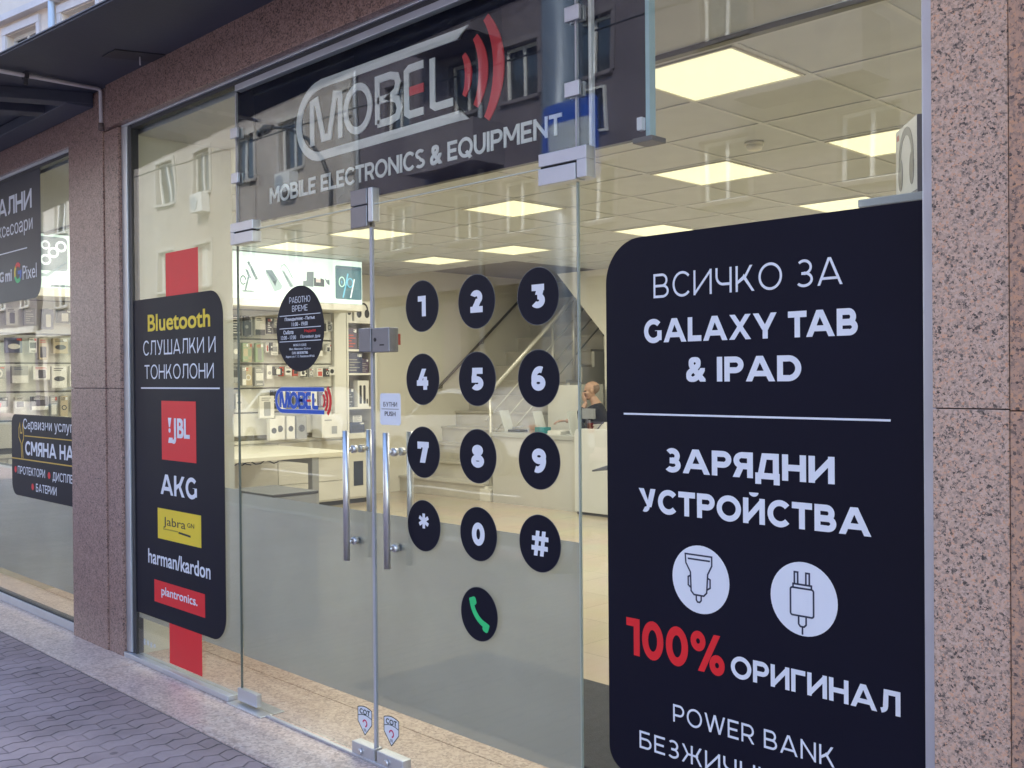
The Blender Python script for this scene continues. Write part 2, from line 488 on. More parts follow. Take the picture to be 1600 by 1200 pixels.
# geometric sans capitals and digits drawn as strokes of width t on a cap height of 1
def letter(c, t):
    P = []
    def V(x, y0=0.0, y1=1.0): P.append([(x, y0), (x + t, y0), (x + t, y1), (x, y1)])
    def Hb(x0, x1, y, k=t): P.append([(x0, y), (x1, y), (x1, y + k), (x0, y + k)])
    def D(x0, x1, y0=0.0, y1=1.0, k=1.12): P.append([(x0, y0), (x0 + t * k, y0), (x1 + t * k, y1), (x1, y1)])
    def A(cx, cy, rx, ry, a0, a1, k=None):
        k = t if k is None else k; n = max(6, int(abs(a1 - a0) / 9)); o = arc(cx, cy, rx, a0, a1, n, ry); i_ = arc(cx, cy, rx - k, a0, a1, n, ry - k * 0.96)
        for m_ in range(n): P.append([o[m_], o[m_ + 1], i_[m_ + 1], i_[m_]])
    b2 = 0.5 + t * 0.46                                     # height where the lower bowl ends
    if c in 'AА': D(0, 0.48 - t * .1); D(1.0 - t * 0.06, 0.48 - t * .1 + 0.02); Hb(0.22, 0.88, 0.20, t * 0.9); w = 1.0 + t
    elif c in 'BВ':
        V(0); Hb(t, 0.52, 0); Hb(t, 0.52, 1 - t); Hb(t, 0.55, b2 - t)
        A(0.52, b2 / 2, 0.36, b2 / 2, -90, 90); A(0.49, (1 + b2 - t) / 2, 0.32, (1 - b2 + t) / 2, -90, 90); w = 0.88
    elif c == 'Б':
        V(0); Hb(t, 0.74, 1 - t); Hb(t, 0.5, 0); Hb(t, 0.5, 0.62 - t); A(0.5, 0.31, 0.37, 0.31, -90, 90); w = 0.87
    elif c in 'CС': A(0.56, 0.5, 0.54, 0.52, 42, 318); w = 0.98
    elif c == 'G': A(0.56, 0.5, 0.54, 0.52, 44, 330); V(1.0 - t + 0.02, 0.10, 0.52); Hb(0.66, 1.0 - t + 0.02, 0.52 - t * 0.1, t * 0.1) ; w = 1.04
    elif c == 'Г': V(0); Hb(t, 0.72, 1 - t); w = 0.72
    elif c == 'D': V(0); Hb(t, 0.48, 0); Hb(t, 0.48, 1 - t); A(0.46, 0.5, 0.53, 0.5, -90, 90); w = 1.0
    elif c == 'Д': V(0.80 - t * .3); Hb(0.30, 0.80, 1 - t); D(0.12, 0.28, t, 1.0, 1.0); Hb(0, 1.0, 0); V(0, -0.2, 0); V(1.0 - t, -0.2, 0); w = 1.0
    elif c in 'EЕ': V(0); Hb(t, 0.76, 0); Hb(t, 0.76, 1 - t); Hb(t, 0.68, 0.5 - t / 2); w = 0.76
    elif c == 'Ж': V(0.62); [D(a, b, y0, y1) for a, b, y0, y1 in ((0, 0.36, 0, 0.52), (0.36, 0.02, 0.46, 1), (1.24 - 0 - t * .1, 0.88, 0, 0.52), (0.88, 1.22 - t * .1, 0.46, 1))]; Hb(0.4, 1.0 + t * .8, 0.49 - t / 2 * .9, t * .9); w = 1.24 + t
    elif c in 'З3':
        A(0.36, b2 / 2, 0.40, b2 / 2 + 0.01, -142, 90); A(0.36, (1 + b2 - t) / 2, 0.36, (1 - b2 + t) / 2 + 0.01, -90, 138); Hb(0.24, 0.38, b2 - t); w = 0.76
        if c == '3':
            P.clear(); A(0.36, 0.315, 0.38, 0.325, -140, 92); Hb(0.06, 0.70, 1 - t * .95, t * .95); D(0.24, 0.70 - t * 1.3, 0.56, 1 - t * .5, 1.3); w = 0.74
    elif c in 'ИЙ':
        V(0); V(0.98 - t); P.append([(t * .7, 0.0), (t * .7, t * 1.35), (0.98 - t * .7, 1.0), (0.98 - t * .7, 1.0 - t * 1.35)])
        if c == 'Й': A(0.49, 1.22, 0.21, 0.16, 180, 360, t * .7)
        w = 0.98
    elif c == 'N': V(0); V(0.96 - t); P.append([(t * .7, 1.0), (t * .7, 1 - t * 1.35), (0.96 - t * .7, 0.0), (0.96 - t * .7, t * 1.35)]); w = 0.96
    elif c == 'I': V(0); w = t
    elif c in 'KК': V(0); D(0.34, 0.72, 0.46, 1, 1.2); P.append([(t, 0.30), (t, 0.30 + t * 1.25), (0.40, 0.62), (0.48, 0.50)]); P.append([(0.34, 0.56), (0.34 + t * .72, 0.68), (0.92 + t * .2, 0), (0.92 - t, 0)]); w = 0.92 + t * .2
    elif c == 'L': V(0); Hb(t, 0.72, 0); w = 0.72
    elif c == 'Л': V(0.96 - t); Hb(0.24, 0.96 - t, 1 - t); P.append([(0.22, 1), (0.22 + t, 1), (0.20 + t, 0.30), (0.18, 0.30)]); A(0.02, 0.28, 0.17 + t, 0.28, -75, 6, t); w = 0.96
    elif c in 'MМ': V(0); V(1.14 - t); P.append([(0, 1.0), (t * 1.2, 1.0), (0.57 + t * .5, 0.28), (0.57 - t * .5, 0.28)]); P.append([(1.14 - t * 1.2, 1.0), (1.14, 1.0), (0.57 + t * .5, 0.28), (0.57 - t * .5, 0.28)]); w = 1.14
    elif c in 'HН': V(0); V(0.94 - t); Hb(t, 0.94 - t, 0.5 - t / 2); w = 0.94
    elif c in 'OО': A(0.57, 0.5, 0.57, 0.52, 0, 360); w = 1.14
    elif c == 'П': V(0); V(0.92 - t); Hb(t, 0.92 - t, 1 - t); w = 0.92
    elif c in 'PРR':
        V(0); Hb(t, 0.5, 1 - t); Hb(t, 0.5, 0.33); A(0.48, (1.33) / 2, 0.38, 0.335, -90, 90); w = 0.86
        if c == 'R': P.append([(0.42, 0.36), (0.42 + t * 1.1, 0.40), (0.88, 0), (0.88 - t * 1.2, 0)]); w = 0.88
    elif c == 'Я': V(0.82 - t); Hb(0.36, 0.82 - t, 1 - t); Hb(0.36, 0.82 - t, 0.33); A(0.38, 0.665, 0.38, 0.335, 90, 270); P.append([(0.42, 0.36), (0.42 - t * 1.1, 0.40), (-0.04, 0), (-0.04 + t * 1.2, 0)]); w = 0.82
    elif c in 'TТ': V(0.42 - t / 2, 0, 1 - t); Hb(0, 0.84, 1 - t); w = 0.84
    elif c == 'У': D(0.90 - t * 1.1, 0.56 - t * .6, 1, 0.22); P.append([(0, 1), (t * 1.15, 1), (0.56, 0.36), (0.48 - t * .2, 0.30)]); A(0.34, 0.22, 0.24, 0.22, -120, 15, t); w = 0.92
    elif c == 'S': A(0.40, 0.745, 0.38, 0.265, 30, 255); A(0.40, 0.255, 0.40, 0.265, -145, 78); P.append([(0.30, 0.50 + t * .45), (0.44, 0.50 + t * .52), (0.50, 0.50 - t * .45), (0.36, 0.50 - t * .52)]); w = 0.80
    elif c == 'Q': A(0.57, 0.5, 0.57, 0.52, 0, 360); P.append([(0.56, 0.26), (0.56 + t * .9, 0.34), (1.08, -0.02), (1.08 - t * 1.2, -0.10)]); w = 1.14
    elif c == 'U': V(0, 0.40); V(0.90 - t, 0.40); A(0.45, 0.42, 0.45, 0.44, 180, 360); w = 0.90
    elif c == 'Ч': V(0.84 - t); P.append([(0, 1), (t, 1), (t, 0.68), (0, 0.68)]); A(0.40, 0.68, 0.40, 0.38, 180, 275); Hb(0.38, 0.84 - t, 0.30); w = 0.84
    elif c == 'Ш': V(0); V(0.65 - t / 2); V(1.3 - t); Hb(t, 1.3 - t, 0); w = 1.3
    elif c == 'W': D(0.34, 0.0); D(0.34, 0.68); D(1.02, 0.68); D(1.02, 1.36); w = 1.36 + t
    elif c == 'X': D(0, 0.80 ); D(0.82, 0.02); w = 0.82 + t * 1.1
    elif c == 'Y': V(0.48 - t * .05, 0, 0.42); D(0.46 - t * .05, 0.86, 0.34, 1); D(0.46 - t * .05, 0, 0.34, 1); w = 0.86 + t
    elif c == '&': A(0.38, 0.74, 0.26, 0.27, -40, 220); A(0.36, 0.29, 0.36, 0.31, 60, 345); P.append([(0.14, 0.66), (0.14 + t * 1.2, 0.72), (0.90, 0.02), (0.90 - t * 1.2, -0.02)]); P.append([(0.60 , 0.20), (0.62 + t * .3, 0.10), (0.88, 0.44), (0.88 - t * .8, 0.48)]); w = 0.90
    elif c == '0': A(0.42, 0.5, 0.42, 0.52, 0, 360); w = 0.84
    elif c == '1': V(0.30); P.append([(0.0, 1 - t * .92), (0.31, 1 - t * .92), (0.31, 1.0), (0.0, 1.0)]); w = 0.30 + t
    elif c == '2': A(0.38, 0.68, 0.36, 0.33, -38, 160); Hb(0.02, 0.76, 0, t * .95); D(0.03, 0.74 - t * 1.3, t * .3, 0.62, 1.3); w = 0.76
    elif c == '4': V(0.52, 0, 0.62); Hb(0, 0.90, 0.19, t * .9); D(0.0, 0.42, 0.28, 1, 1.15); w = 0.90
    elif c == '5': Hb(0.10, 0.72, 1 - t * .95, t * .95); P.append([(0.10, 1 - t * .5), (0.10 + t * .95, 1 - t * .5), (0.08 + t * .9, 0.46), (0.06, 0.46)]); Hb(0.06, 0.40, 0.62 - t, t); A(0.37, 0.30, 0.39, 0.32, -140, 92); w = 0.76
    elif c == '6': A(0.41, 0.31, 0.40, 0.33, 0, 360); A(0.50, 0.50, 0.49, 0.52, 68, 205); w = 0.82
    elif c == '7': Hb(0, 0.78, 1 - t * .95, t * .95); P.append([(0, 1), (t * .85, 1), (t * .85, 0.66), (0, 0.66)]); D(0.16, 0.78 - t * 1.25, 0, 1 - t * .4, 1.25); w = 0.78
    elif c == '8': A(0.41, 0.285, 0.41, 0.30, 0, 360); A(0.41, 0.76, 0.35, 0.255, 0, 360); w = 0.82
    elif c == '9': A(0.41, 0.69, 0.40, 0.33, 0, 360); A(0.32, 0.50, 0.49, 0.52, -112, 25); w = 0.82
    elif c == '#': D(0.16, 0.30, k=.95); D(0.52, 0.66, k=.95); Hb(0.02, 0.98, 0.22, t * .85); Hb(0.06, 1.02, 0.60, t * .85); w = 1.02
    elif c == '*':
        for a in range(0, 180, 60):
            dx, dy = math.cos(R(a + 90)), math.sin(R(a + 90)); nx, ny = -dy * t * .55, dx * t * .55
            P.append([(0.5 + dx * .5 + nx, 0.5 + dy * .5 + ny), (0.5 + dx * .5 - nx, 0.5 + dy * .5 - ny), (0.5 - dx * .5 - nx, 0.5 - dy * .5 - ny), (0.5 - dx * .5 + nx, 0.5 - dy * .5 + ny)])
        w = 1.0
    elif c == '%': A(0.27, 0.76, 0.27, 0.26, 0, 360, t * .82); A(0.95, 0.24, 0.27, 0.26, 0, 360, t * .82); D(0.26, 0.84, k=.95); w = 1.22
    else: w = 0.46
    return P, w
def caps(mb, s, x0, x1, z0, z1, y, t, gap=None, th=0.0006):
    """a line of drawn capitals filling a rectangle whose height is the cap height"""
    gap = (0.21 if t < 0.15 else 0.10) if gap is None else gap
    polys, x = [], 0.0
    words = mb if isinstance(mb, list) else None            # a list receives one collector per word
    wi, owner = 0, []
    for k, c in enumerate(s):
        wi += c == ' ' 
        P, w = letter(c, t)
        for p in P: polys.append([(x + a, b) for a, b in p]); owner.append(wi)
        x += w + (gap if c != ' ' else 0)
        if c in 'TТГ' and k + 1 < len(s) and s[k + 1] in 'AАЛ': x -= 0.12
    x -= gap
    n = 0
    if words is not None: words += [MB() for _ in range(wi + 1)]
    for p, ow in zip(polys, owner):
        q = [(x0 + a / x * (x1 - x0), z0 + b * (z1 - z0)) for a, b in p]
        n = (n + 1) % 24
        (words[ow] if words is not None else mb).prism(q, y - th - n * 0.000012, y)
    return mb
# ================================================================== ground and shell
GZ = -0.06
g = MB().box(-160, 160, -160, 160, -0.9, -0.30); struct(g.build('ground', mat('dry_earth', (0.16, 0.14, 0.12), 0.9, vary=0.2, scale=0.4)))
g = MB().box(-90, 60, -11.2, -3.95, -0.30, -0.20)
struct(g.build('road', mat('asphalt', (0.055, 0.055, 0.058), 0.85, vary=0.25, scale=1.5, bump=0.5, bscale=150)))
g = MB().box(-90, 60, -3.8, -0.329, -0.30, GZ); struct(g.build('pavement', paver_mat()))
g = MB().box(-90, 60, -14.6, -11.35, -0.30, GZ - 0.004); struct(g.build('far_pavement', MATS['pavers']))
kerbm = mat('kerb_stone', (0.30, 0.29, 0.28), 0.8, vary=0.15, scale=4, bump=0.3)
g = MB().box(-90, 60, -3.95, -3.8, -0.30, GZ + 0.006).box(-90, 60, -11.35, -11.2, -0.30, GZ + 0.006); struct(g.build('kerb', kerbm))
paint = mat('road_paint', (0.62, 0.62, 0.60), 0.7, vary=0.15, scale=6)
g = MB()
for i in range(-18, 12): g.box(i * 4.5, i * 4.5 + 2.2, -7.6, -7.48, -0.20, -0.196)
struct(g.build('road_markings', paint))
# threshold of polished stone in front of and behind the glass
g = MB()
xs = [-30, -4.6, -3.1, -2.1, -0.95, 0.62, 2.1, 3.4, 20]
for a, b in zip(xs, xs[1:]): g.box(a + 0.0015, b - 0.0015, -0.317, 0.33, -0.30, GZ + 0.002)
g.box(-4.5, 2.36, 0.333, 0.52, -0.3, GZ + 0.002)
struct(g.build('threshold', SILL, bevel=0.002))
g = MB().box(-30, 20, -0.3285, 0.33, -0.30, GZ - 0.004); struct(g.build('threshold_joint', mat('grout', (0.16, 0.14, 0.13), 0.9)))

# shop floor, walls, ceiling
m, t, b = new_mat('porcelain_tile')
tc = t.nodes.new('ShaderNodeTexCoord'); br = t.nodes.new('ShaderNodeTexBrick')
br.offset = 0.0; br.inputs['Scale'].default_value = 1.0; br.inputs['Brick Width'].default_value = 0.6; br.inputs['Row Height'].default_value = 0.6
br.inputs['Mortar Size'].default_value = 0.002
br.inputs['Color1'].default_value = (0.50, 0.43, 0.33, 1); br.inputs['Color2'].default_value = (0.54, 0.47, 0.36, 1); br.inputs['Mortar'].default_value = (0.30, 0.26, 0.20, 1)
t.links.new(tc.outputs['Object'], br.inputs['Vector'])
nz = t.nodes.new('ShaderNodeTexNoise'); nz.inputs['Scale'].default_value = 1.3; nz.inputs['Detail'].default_value = 6
t.links.new(tc.outputs['Object'], nz.inputs['Vector'])
mm = t.nodes.new('ShaderNodeMixRGB'); mm.blend_type = 'OVERLAY'; mm.inputs['Fac'].default_value = 0.18
t.links.new(br.outputs['Color'], mm.inputs['Color1']); t.links.new(nz.outputs['Color'], mm.inputs['Color2'])
t.links.new(mm.outputs['Color'], b.inputs['Base Color']); b.inputs['Roughness'].default_value = 0.16
TILE = m
struct(MB().box(-8.0, 2.6, 0.523, 11.0, -0.3, GZ).build('shop_floor', TILE))
struct(MB().box(-8.0, -4.503, 0.0, 0.52, -0.3, GZ).build('shop_floor', TILE))
MAT_ = mat('ribbed_rubber_mat', (0.05, 0.052, 0.055), 0.9, vary=0.2, scale=30, bump=0.6, bscale=200)
tag(MB().box(-0.9, 1.9, 0.53, 1.40, GZ, GZ + 0.012).build('entrance_mat', MAT_, bevel=0.004, loc=(0.5, 0.96, GZ)),
    'dark grey entrance mat on the tiled floor just inside the glass doors', 'mat')

wall = MB()
wall.box(-7.95, -7.7, 0.25, 10.2, -0.3, 4.6)         # side wall with the stairs
wall.box(2.42, 2.6, 0.25, 10.2, -0.3, 3.1)
wall.box(-7.7, 2.42, 10.0, 10.2, -0.3, 4.6)
struct(wall.build('shop_wall', CREAM))
# stub behind the granite pier
struct(MB().box(-3.02, -2.26, 0.06, 0.64, GZ, 2.85).build('pier_wall', mat('pale_green_paint', (0.70, 0.72, 0.64), 0.7, vary=0.03)))
# ceiling slab with the stair opening
CEIL = mat('ceiling_tile', (0.58, 0.60, 0.61), 0.85, vary=0.04, scale=5, bump=0.12, bscale=200)
c = MB()
CZ = 2.85
c.box(-7.7, 2.42, 0.06, 6.0, CZ, CZ + 0.05).box(-7.7, -6.22, 6.0, 7.5, 3.02, 3.07).box(-5.28, 2.42, 6.0, 10.0, CZ, CZ + 0.05)
c.box(-7.7, -5.28, 8.9, 10.0, 3.9, 3.95)
ceil = c.build('ceiling', CEIL); struct(ceil)
gr = MB()
TX0, TY0, TP, TQ = -1.0, 3.04, 0.64, 0.63
for k in range(-10, 6):
    x = TX0 + k * TP
    if -7.7 < x < 2.42: gr.box(x - 0.012, x + 0.012, 1.06, 6.0 if x < -5.28 else 10.0, CZ - 0.006, CZ + 0.001)
for k in range(-3, 12):
    y = TY0 + k * TQ
    if 1.0 < y < 10: gr.box(-7.7 if y < 6 else -5.27, 2.42, y - 0.012, y + 0.012, CZ - 0.0055, CZ + 0.001)
gr.build('ceiling_grid', mat('ceiling_grid_metal', (0.59, 0.60, 0.60), 0.5), ceil)
MB().box(-7.7, 2.42, 1.06, 1.10, CZ - 0.022, CZ + 0.001).build('gap_shade_strip', mat('painted_gap_shade', (0.20, 0.20, 0.18), 0.6), ceil)  # dark strip: the shade of a ceiling gap put into its colour
# stairwell upper walls
sw = mat('stairwell_paint', (0.64, 0.64, 0.58), 0.8, vary=0.04)
struct(MB().box(-7.7, -5.28, 5.95, 6.0, CZ + 0.05, 4.6).box(-5.28, -5.23, 6.0, 10.0, CZ + 0.05, 4.6).box(-7.7, -5.23, 5.95, 10.0, 4.55, 4.65).build('stairwell_wall', sw))
# roof and masonry above the shop front
struct(MB().box(-12, 12, -0.02, 10.2, 2.97, 3.55).build('roof_slab', mat('grey_render', (0.30, 0.29, 0.28), 0.9)))
struct(MB().box(-8, -7.7, -0.02, 0.25, -0.3, 2.97).box(2.42, 12, 0.02, 0.3, -0.3, 2.97).build('front_wall', CREAM))

q0_ = thing('display_plinth', 'low grey plinth with dark top standing inside behind the frosted left door', 'plinth', (-2.35, 0.95, GZ))
MB().box(-2.60, -2.10, 0.80, 1.12, GZ + 0.002, 0.765).build('body', mat('plinth_grey', (0.34, 0.35, 0.36), 0.5), q0_, bevel=0.004)
MB().box(-2.605, -2.095, 0.795, 1.125, 0.7655, 0.782).build('top', mat('plinth_top_dark', (0.07, 0.07, 0.08), 0.4), q0_, bevel=0.003)

# ================================================================== granite cladding
pl = MB()
pl.box(-2.97, -2.478, -0.045, 0.06, GZ, 3.12).box(-2.474, -2.29, -0.040, 0.06, GZ, 2.88)
for z in (1.42,): pass
p1 = thing('granite_pier', 'red brown granite pier left of the entrance, between the two shop windows', 'pier', (-2.63, 0, GZ))
pl = MB()
for z0, z1 in ((GZ, 1.432), (1.435, 3.12)):
    pl.box(-2.97, -2.478, -0.047, 0.06, z0, z1)
pl.build('granite_panel', REDG, p1, bevel=0.0025)
pl = MB()
for z0, z1 in ((GZ, 1.432), (1.435, 2.885)):
    pl.box(-2.470, -2.288, -0.040, 0.06, z0, z1)
pl.build('granite_edge_panel', REDG, p1, bevel=0.002)
MB().box(-2.96, -2.289, -0.032, 0.055, GZ, 2.88).build('joint', mat('dark_joint', (0.05, 0.04, 0.045), 0.9), p1)

p2 = thing('granite_pier', 'pink speckled granite pier at the right end of the shop front', 'pier', (2.7, 0, GZ))
pl = MB()
for z0, z1 in ((GZ, 1.395), (1.3975, 2.97)):
    pl.box(2.246, 2.4195, -0.052, 0.06, z0, z1)
pl.build('granite_panel', PINK, p2, bevel=0.002)
m3 = granite('orange_granite', [(0.0, (0.07, 0.052, 0.05)), (0.14, (0.22, 0.155, 0.13)), (0.38, (0.39, 0.26, 0.205)), (0.7, (0.48, 0.30, 0.215)), (1.0, (0.55, 0.31, 0.19))], 160, 0.28, 0.2, 0.2)
pl = MB()
for z0, z1 in ((GZ, 1.392), (1.3945, 2.97)):
    pl.box(2.4222, 3.4, -0.056, 0.06, z0, z1)
pl.build('granite_edge_panel', m3, p2, bevel=0.002)
MB().box(2.25, 3.39, -0.04, 0.055, GZ, 2.965).build('joint', MATS['dark_joint'], p2)

li = thing('granite_lintel', 'dark red granite lintel course over the shop windows below the canopy', 'lintel', (0, 0, 2.88))
xs = [-12, -8.5, -6.4, -4.9, -3.45, -2.395, -1.655, -0.893, -0.03, 0.83, 1.70, 2.60, 3.5, 6]
for a, b in zip(xs, xs[1:]):
    q = MB()
    dy = -0.062 if a >= -2.5 else -0.04
    q.box(a + 0.0015, b - 0.0015, dy, 0.02, 2.893, 3.135)
    if not (-3.0 < a < -2.4) or True:
        q.build('granite_panel', REDG, li, bevel=0.002)
MB().box(-11.9, 5.9, -0.034, 0.02, 2.90, 3.13).build('joint', MATS['dark_joint'], li)

# canopy
CAN = mat('canopy_paint', (0.046, 0.053, 0.082), 0.6, vary=0.18, scale=0.9, bump=0.1, bscale=40)
ca = thing('canopy', 'dark navy canopy slab projecting over the pavement above the windows', 'canopy', (0, -0.3, 3.14))
ce = [(-12, -1.56), (-2.0, -0.738), (-0.9, -0.648), (0.6, -0.56), (6, -0.45)]
def slab(z_in, z_out, th, grow, name, m_):
    n = len(ce); v = []
    for dz in (0, th):
        v += [(x, 0.0, z_in + dz) for x, y in ce] + [(x, y - grow, z_out + dz) for x, y in ce]
    f = []
    for i in range(n - 1):
        f += [(i, i + 1, n + i + 1, n + i), (2 * n + i, 3 * n + i, 3 * n + i + 1, 2 * n + i + 1), (n + i, n + i + 1, 3 * n + i + 1, 3 * n + i), (i, 2 * n + i, 2 * n + i + 1, i + 1)]
    f += [(0, n, 3 * n, 2 * n), (n - 1, 3 * n - 1, 4 * n - 1, 2 * n - 1)]
    MB().add(v, f).build(name, m_, ca)
slab(3.139, 3.060, 0.010, 0.0, 'soffit', CAN)
slab(3.1495, 3.0705, 0.006, 0.006, 'top_sheet', mat('canopy_edge_metal', (0.08, 0.09, 0.12), 0.45, 0.4))
q = MB()
for x in (-2.62, -2.95): q.prism([(-0.70, 3.062), (-0.05, 3.136), (-0.05, 3.07), (-0.70, 3.0)], x - 0.09, x + 0.03, 'x')
q.box(-12, -2.6, -0.20, -0.045, 3.05, 3.112)
q.build('support_beam', CAN, ca, bevel=0.004)

pp = thing('electrical_conduit', 'pale grey electrical conduit running under the canopy and down the granite pier', 'conduit', (-2.42, -0.05, 2.94))
PIPE = mat('grey_pvc', (0.52, 0.50, 0.53), 0.5)
MB().tube([(-2.17, -0.78, 3.034), (-2.415, -0.10, 3.112), (-2.425, -0.082, 3.110), (-2.43, -0.074, 3.10), (-2.43, -0.072, 2.925)], 0.0105, 10).build('pipe', PIPE, pp)
MB().box(-2.285, -2.235, -0.545, -0.525, 3.045, 3.08).box(-2.27, -2.255, -0.545, -0.525, 3.015, 3.05).build('pipe_clip', mat('dark_clip', (0.03, 0.03, 0.04), 0.6), pp)
q = MB().tube([(-2.43, -0.072, 2.925), (-2.43, -0.071, 2.885)], [0.016, 0.019], 8); q.build('end_fitting', mat('pipe_sealant', (0.13, 0.10, 0.10), 0.9), pp)
lf = thing('wire_clip', 'small pale wire hanger fixed under the canopy above the left window', 'clip', (-1.7, -0.2, 3.1))
MB().prism([(-0.33, 3.094), (-0.07, 3.124), (-0.07, 3.130), (-0.33, 3.1005)], -1.79, -1.64, 'x').build('base_plate', MATS['dark_clip'], lf)
MB().tube([(-1.715, -0.17, 3.115), (-1.715, -0.17, 3.07)], 0.004, 6).build('pin', PIPE, lf)

# ================================================================== storefront
sf = thing('storefront_frame', 'brushed aluminium frame around the glass entrance front', 'window frame', (0, 0, GZ))
q = MB().box(-2.287, 2.30, -0.022, 0.05, 2.882, 2.920); q.build('top_rail', ALU, sf, bevel=0.003)
q = MB().box(-2.287, -2.222, -0.022, 0.05, -0.028, 2.881); q.build('jamb', ALU, sf, bevel=0.003)
q = MB().box(2.2105, 2.30, -0.022, 0.05, -0.028, 2.881); q.build('jamb', ALU, sf, bevel=0.003)
q = MB().box(-2.287, -1.135, -0.038, 0.03, GZ + 0.002, -0.031); q.build('bottom_rail', ALU, sf, bevel=0.003)
q = MB().box(1.10, 2.30, -0.038, 0.03, GZ + 0.002, -0.031); q.build('bottom_rail', ALU, sf, bevel=0.003)
MB().box(-2.2215, -2.183, -0.012, 0.03, -0.03, 2.881).build('gasket', ALUD, sf); MB().box(-2.18, 2.21, -0.010, 0.03, 2.862, 2.8815).build('gasket', ALUD, sf)
q = MB().box(-1.055, 1.075, -0.014, 0.02, 2.832, 2.8615); q.build('transom_rail', ALU, sf, bevel=0.002)

gl = thing('glass_screen', 'tall clear glass side panel left of the doors, with the black headset poster on it', 'glass panel', (-1.6, 0, GZ))
MB().box(-2.183, -1.068, -0.005, 0.005, -0.029, 2.862).build('glass_pane', GLASS, gl)
MB().box(-2.18, -1.070, 0.0055, 0.0063, 0.172, 0.955).build('frosted_film', FROST, gl)
gr_ = thing('glass_screen', 'tall clear glass side panel right of the doors, behind the big tablet poster', 'glass panel', (1.65, 0, GZ))
MB().box(1.086, 2.2104, -0.005, 0.005, -0.029, 2.862).build('glass_pane', GLASS, gr_)
gt = thing('glass_screen', 'clear glass transom above the double doors in front of the dark sign', 'glass panel', (0, 0, 2.17))
MB().box(-1.060, 1.079, -0.005, 0.005, 2.171, 2.832).build('glass_pane', GLASS, gt)
EDGE = mat('glass_edge', (0.45, 0.55, 0.55), 0.25, vary=0.02)
SEAL = mat('clear_seal_strip', (0.40, 0.41, 0.47), 0.35, vary=0.05)
MB().box(-1.0605, 1.0795, -0.0045, 0.0045, 2.1675, 2.1709).build('seal', EDGE, gt)
MB().box(-1.0675, -1.0602, -0.0055, 0.0055, 2.21, 2.83).build('seal', SEAL, gt)
MB().box(1.0792, 1.0858, -0.0055, 0.0055, 2.21, 2.83).build('seal', SEAL, gt)
PEDGE = mat('green_glass_edge', (0.36, 0.41, 0.38), 0.35, vary=0.05); DEDGE = mat('dark_glass_edge', (0.10, 0.13, 0.12), 0.3)
MB().box(1.0812, 1.0858, -0.0052, 0.0052, -0.028, 2.105).build('polished_edge', PEDGE, gr_)
MB().box(-1.0678, -1.0635, -0.0052, 0.0052, -0.028, 2.108).build('polished_edge', DEDGE, gl)
fn = thing('glazing_strip', 'bright upright metal strip behind the right transom seam above the hinge', 'glazing strip', (1.113, 0.03, 2.2))
MB().box(1.107, 1.120, 0.028, 0.046, 2.215, 2.845).build('strip', mat('bright_strip', (0.82, 0.84, 0.88), 0.3, vary=0.02), fn, bevel=0.002)

def door(label, x0, x1, hx, seal):
    d = thing('glass_door', label, 'door', ((x0 + x1) / 2, 0, GZ))
    MB().box(x0, x1, -0.005, 0.005, -0.044, 2.160).build('glass_pane', GLASS, d)
    MB().box(x0 - 0.003, x1 + 0.001, 0.0055, 0.0063, 0.172, 0.941).build('frosted_film', FROST, d)
    if seal:
        MB().box(-0.024, -0.010, -0.007, 0.007, -0.02, 2.08).build('edge_seal', SEAL, d, bevel=0.002)
    h = MB(); zs = (0.82, 1.192)
    h.tube([(hx, -0.058, 0.745), (hx, -0.058, 1.268)], 0.0132, 18)
    hb = h.build('pull_handle', STEEL, d)
    h = MB().tube([(hx, 0.058, 0.745), (hx, 0.058, 1.268)], 0.0132, 18); h.build('pull_handle', STEEL, d)
    for z in zs:
        s = MB()
        s.tube([(hx, -0.05, z), (hx, -0.030, z)], 0.009, 12).tube([(hx, -0.032, z), (hx, -0.027, z), (hx, -0.012, z), (hx, -0.0055, z)], [0.012, 0.0165, 0.0165, 0.014], 14)
        s.tube([(hx, 0.0065, z), (hx, 0.012, z), (hx, 0.027, z), (hx, 0.032, z)], [0.014, 0.0165, 0.0165, 0.012], 14).tube([(hx, 0.030, z), (hx, 0.05, z)], 0.009, 12)
        s.build('standoff', STEEL, hb)
    return d
d1 = door('left leaf of the glass double doors, hours sticker and blue logo on it', -1.056, -0.022, -0.125, True)
d2 = door('right leaf of the glass double doors, covered with round keypad stickers', -0.009, 1.078, 0.140, False)

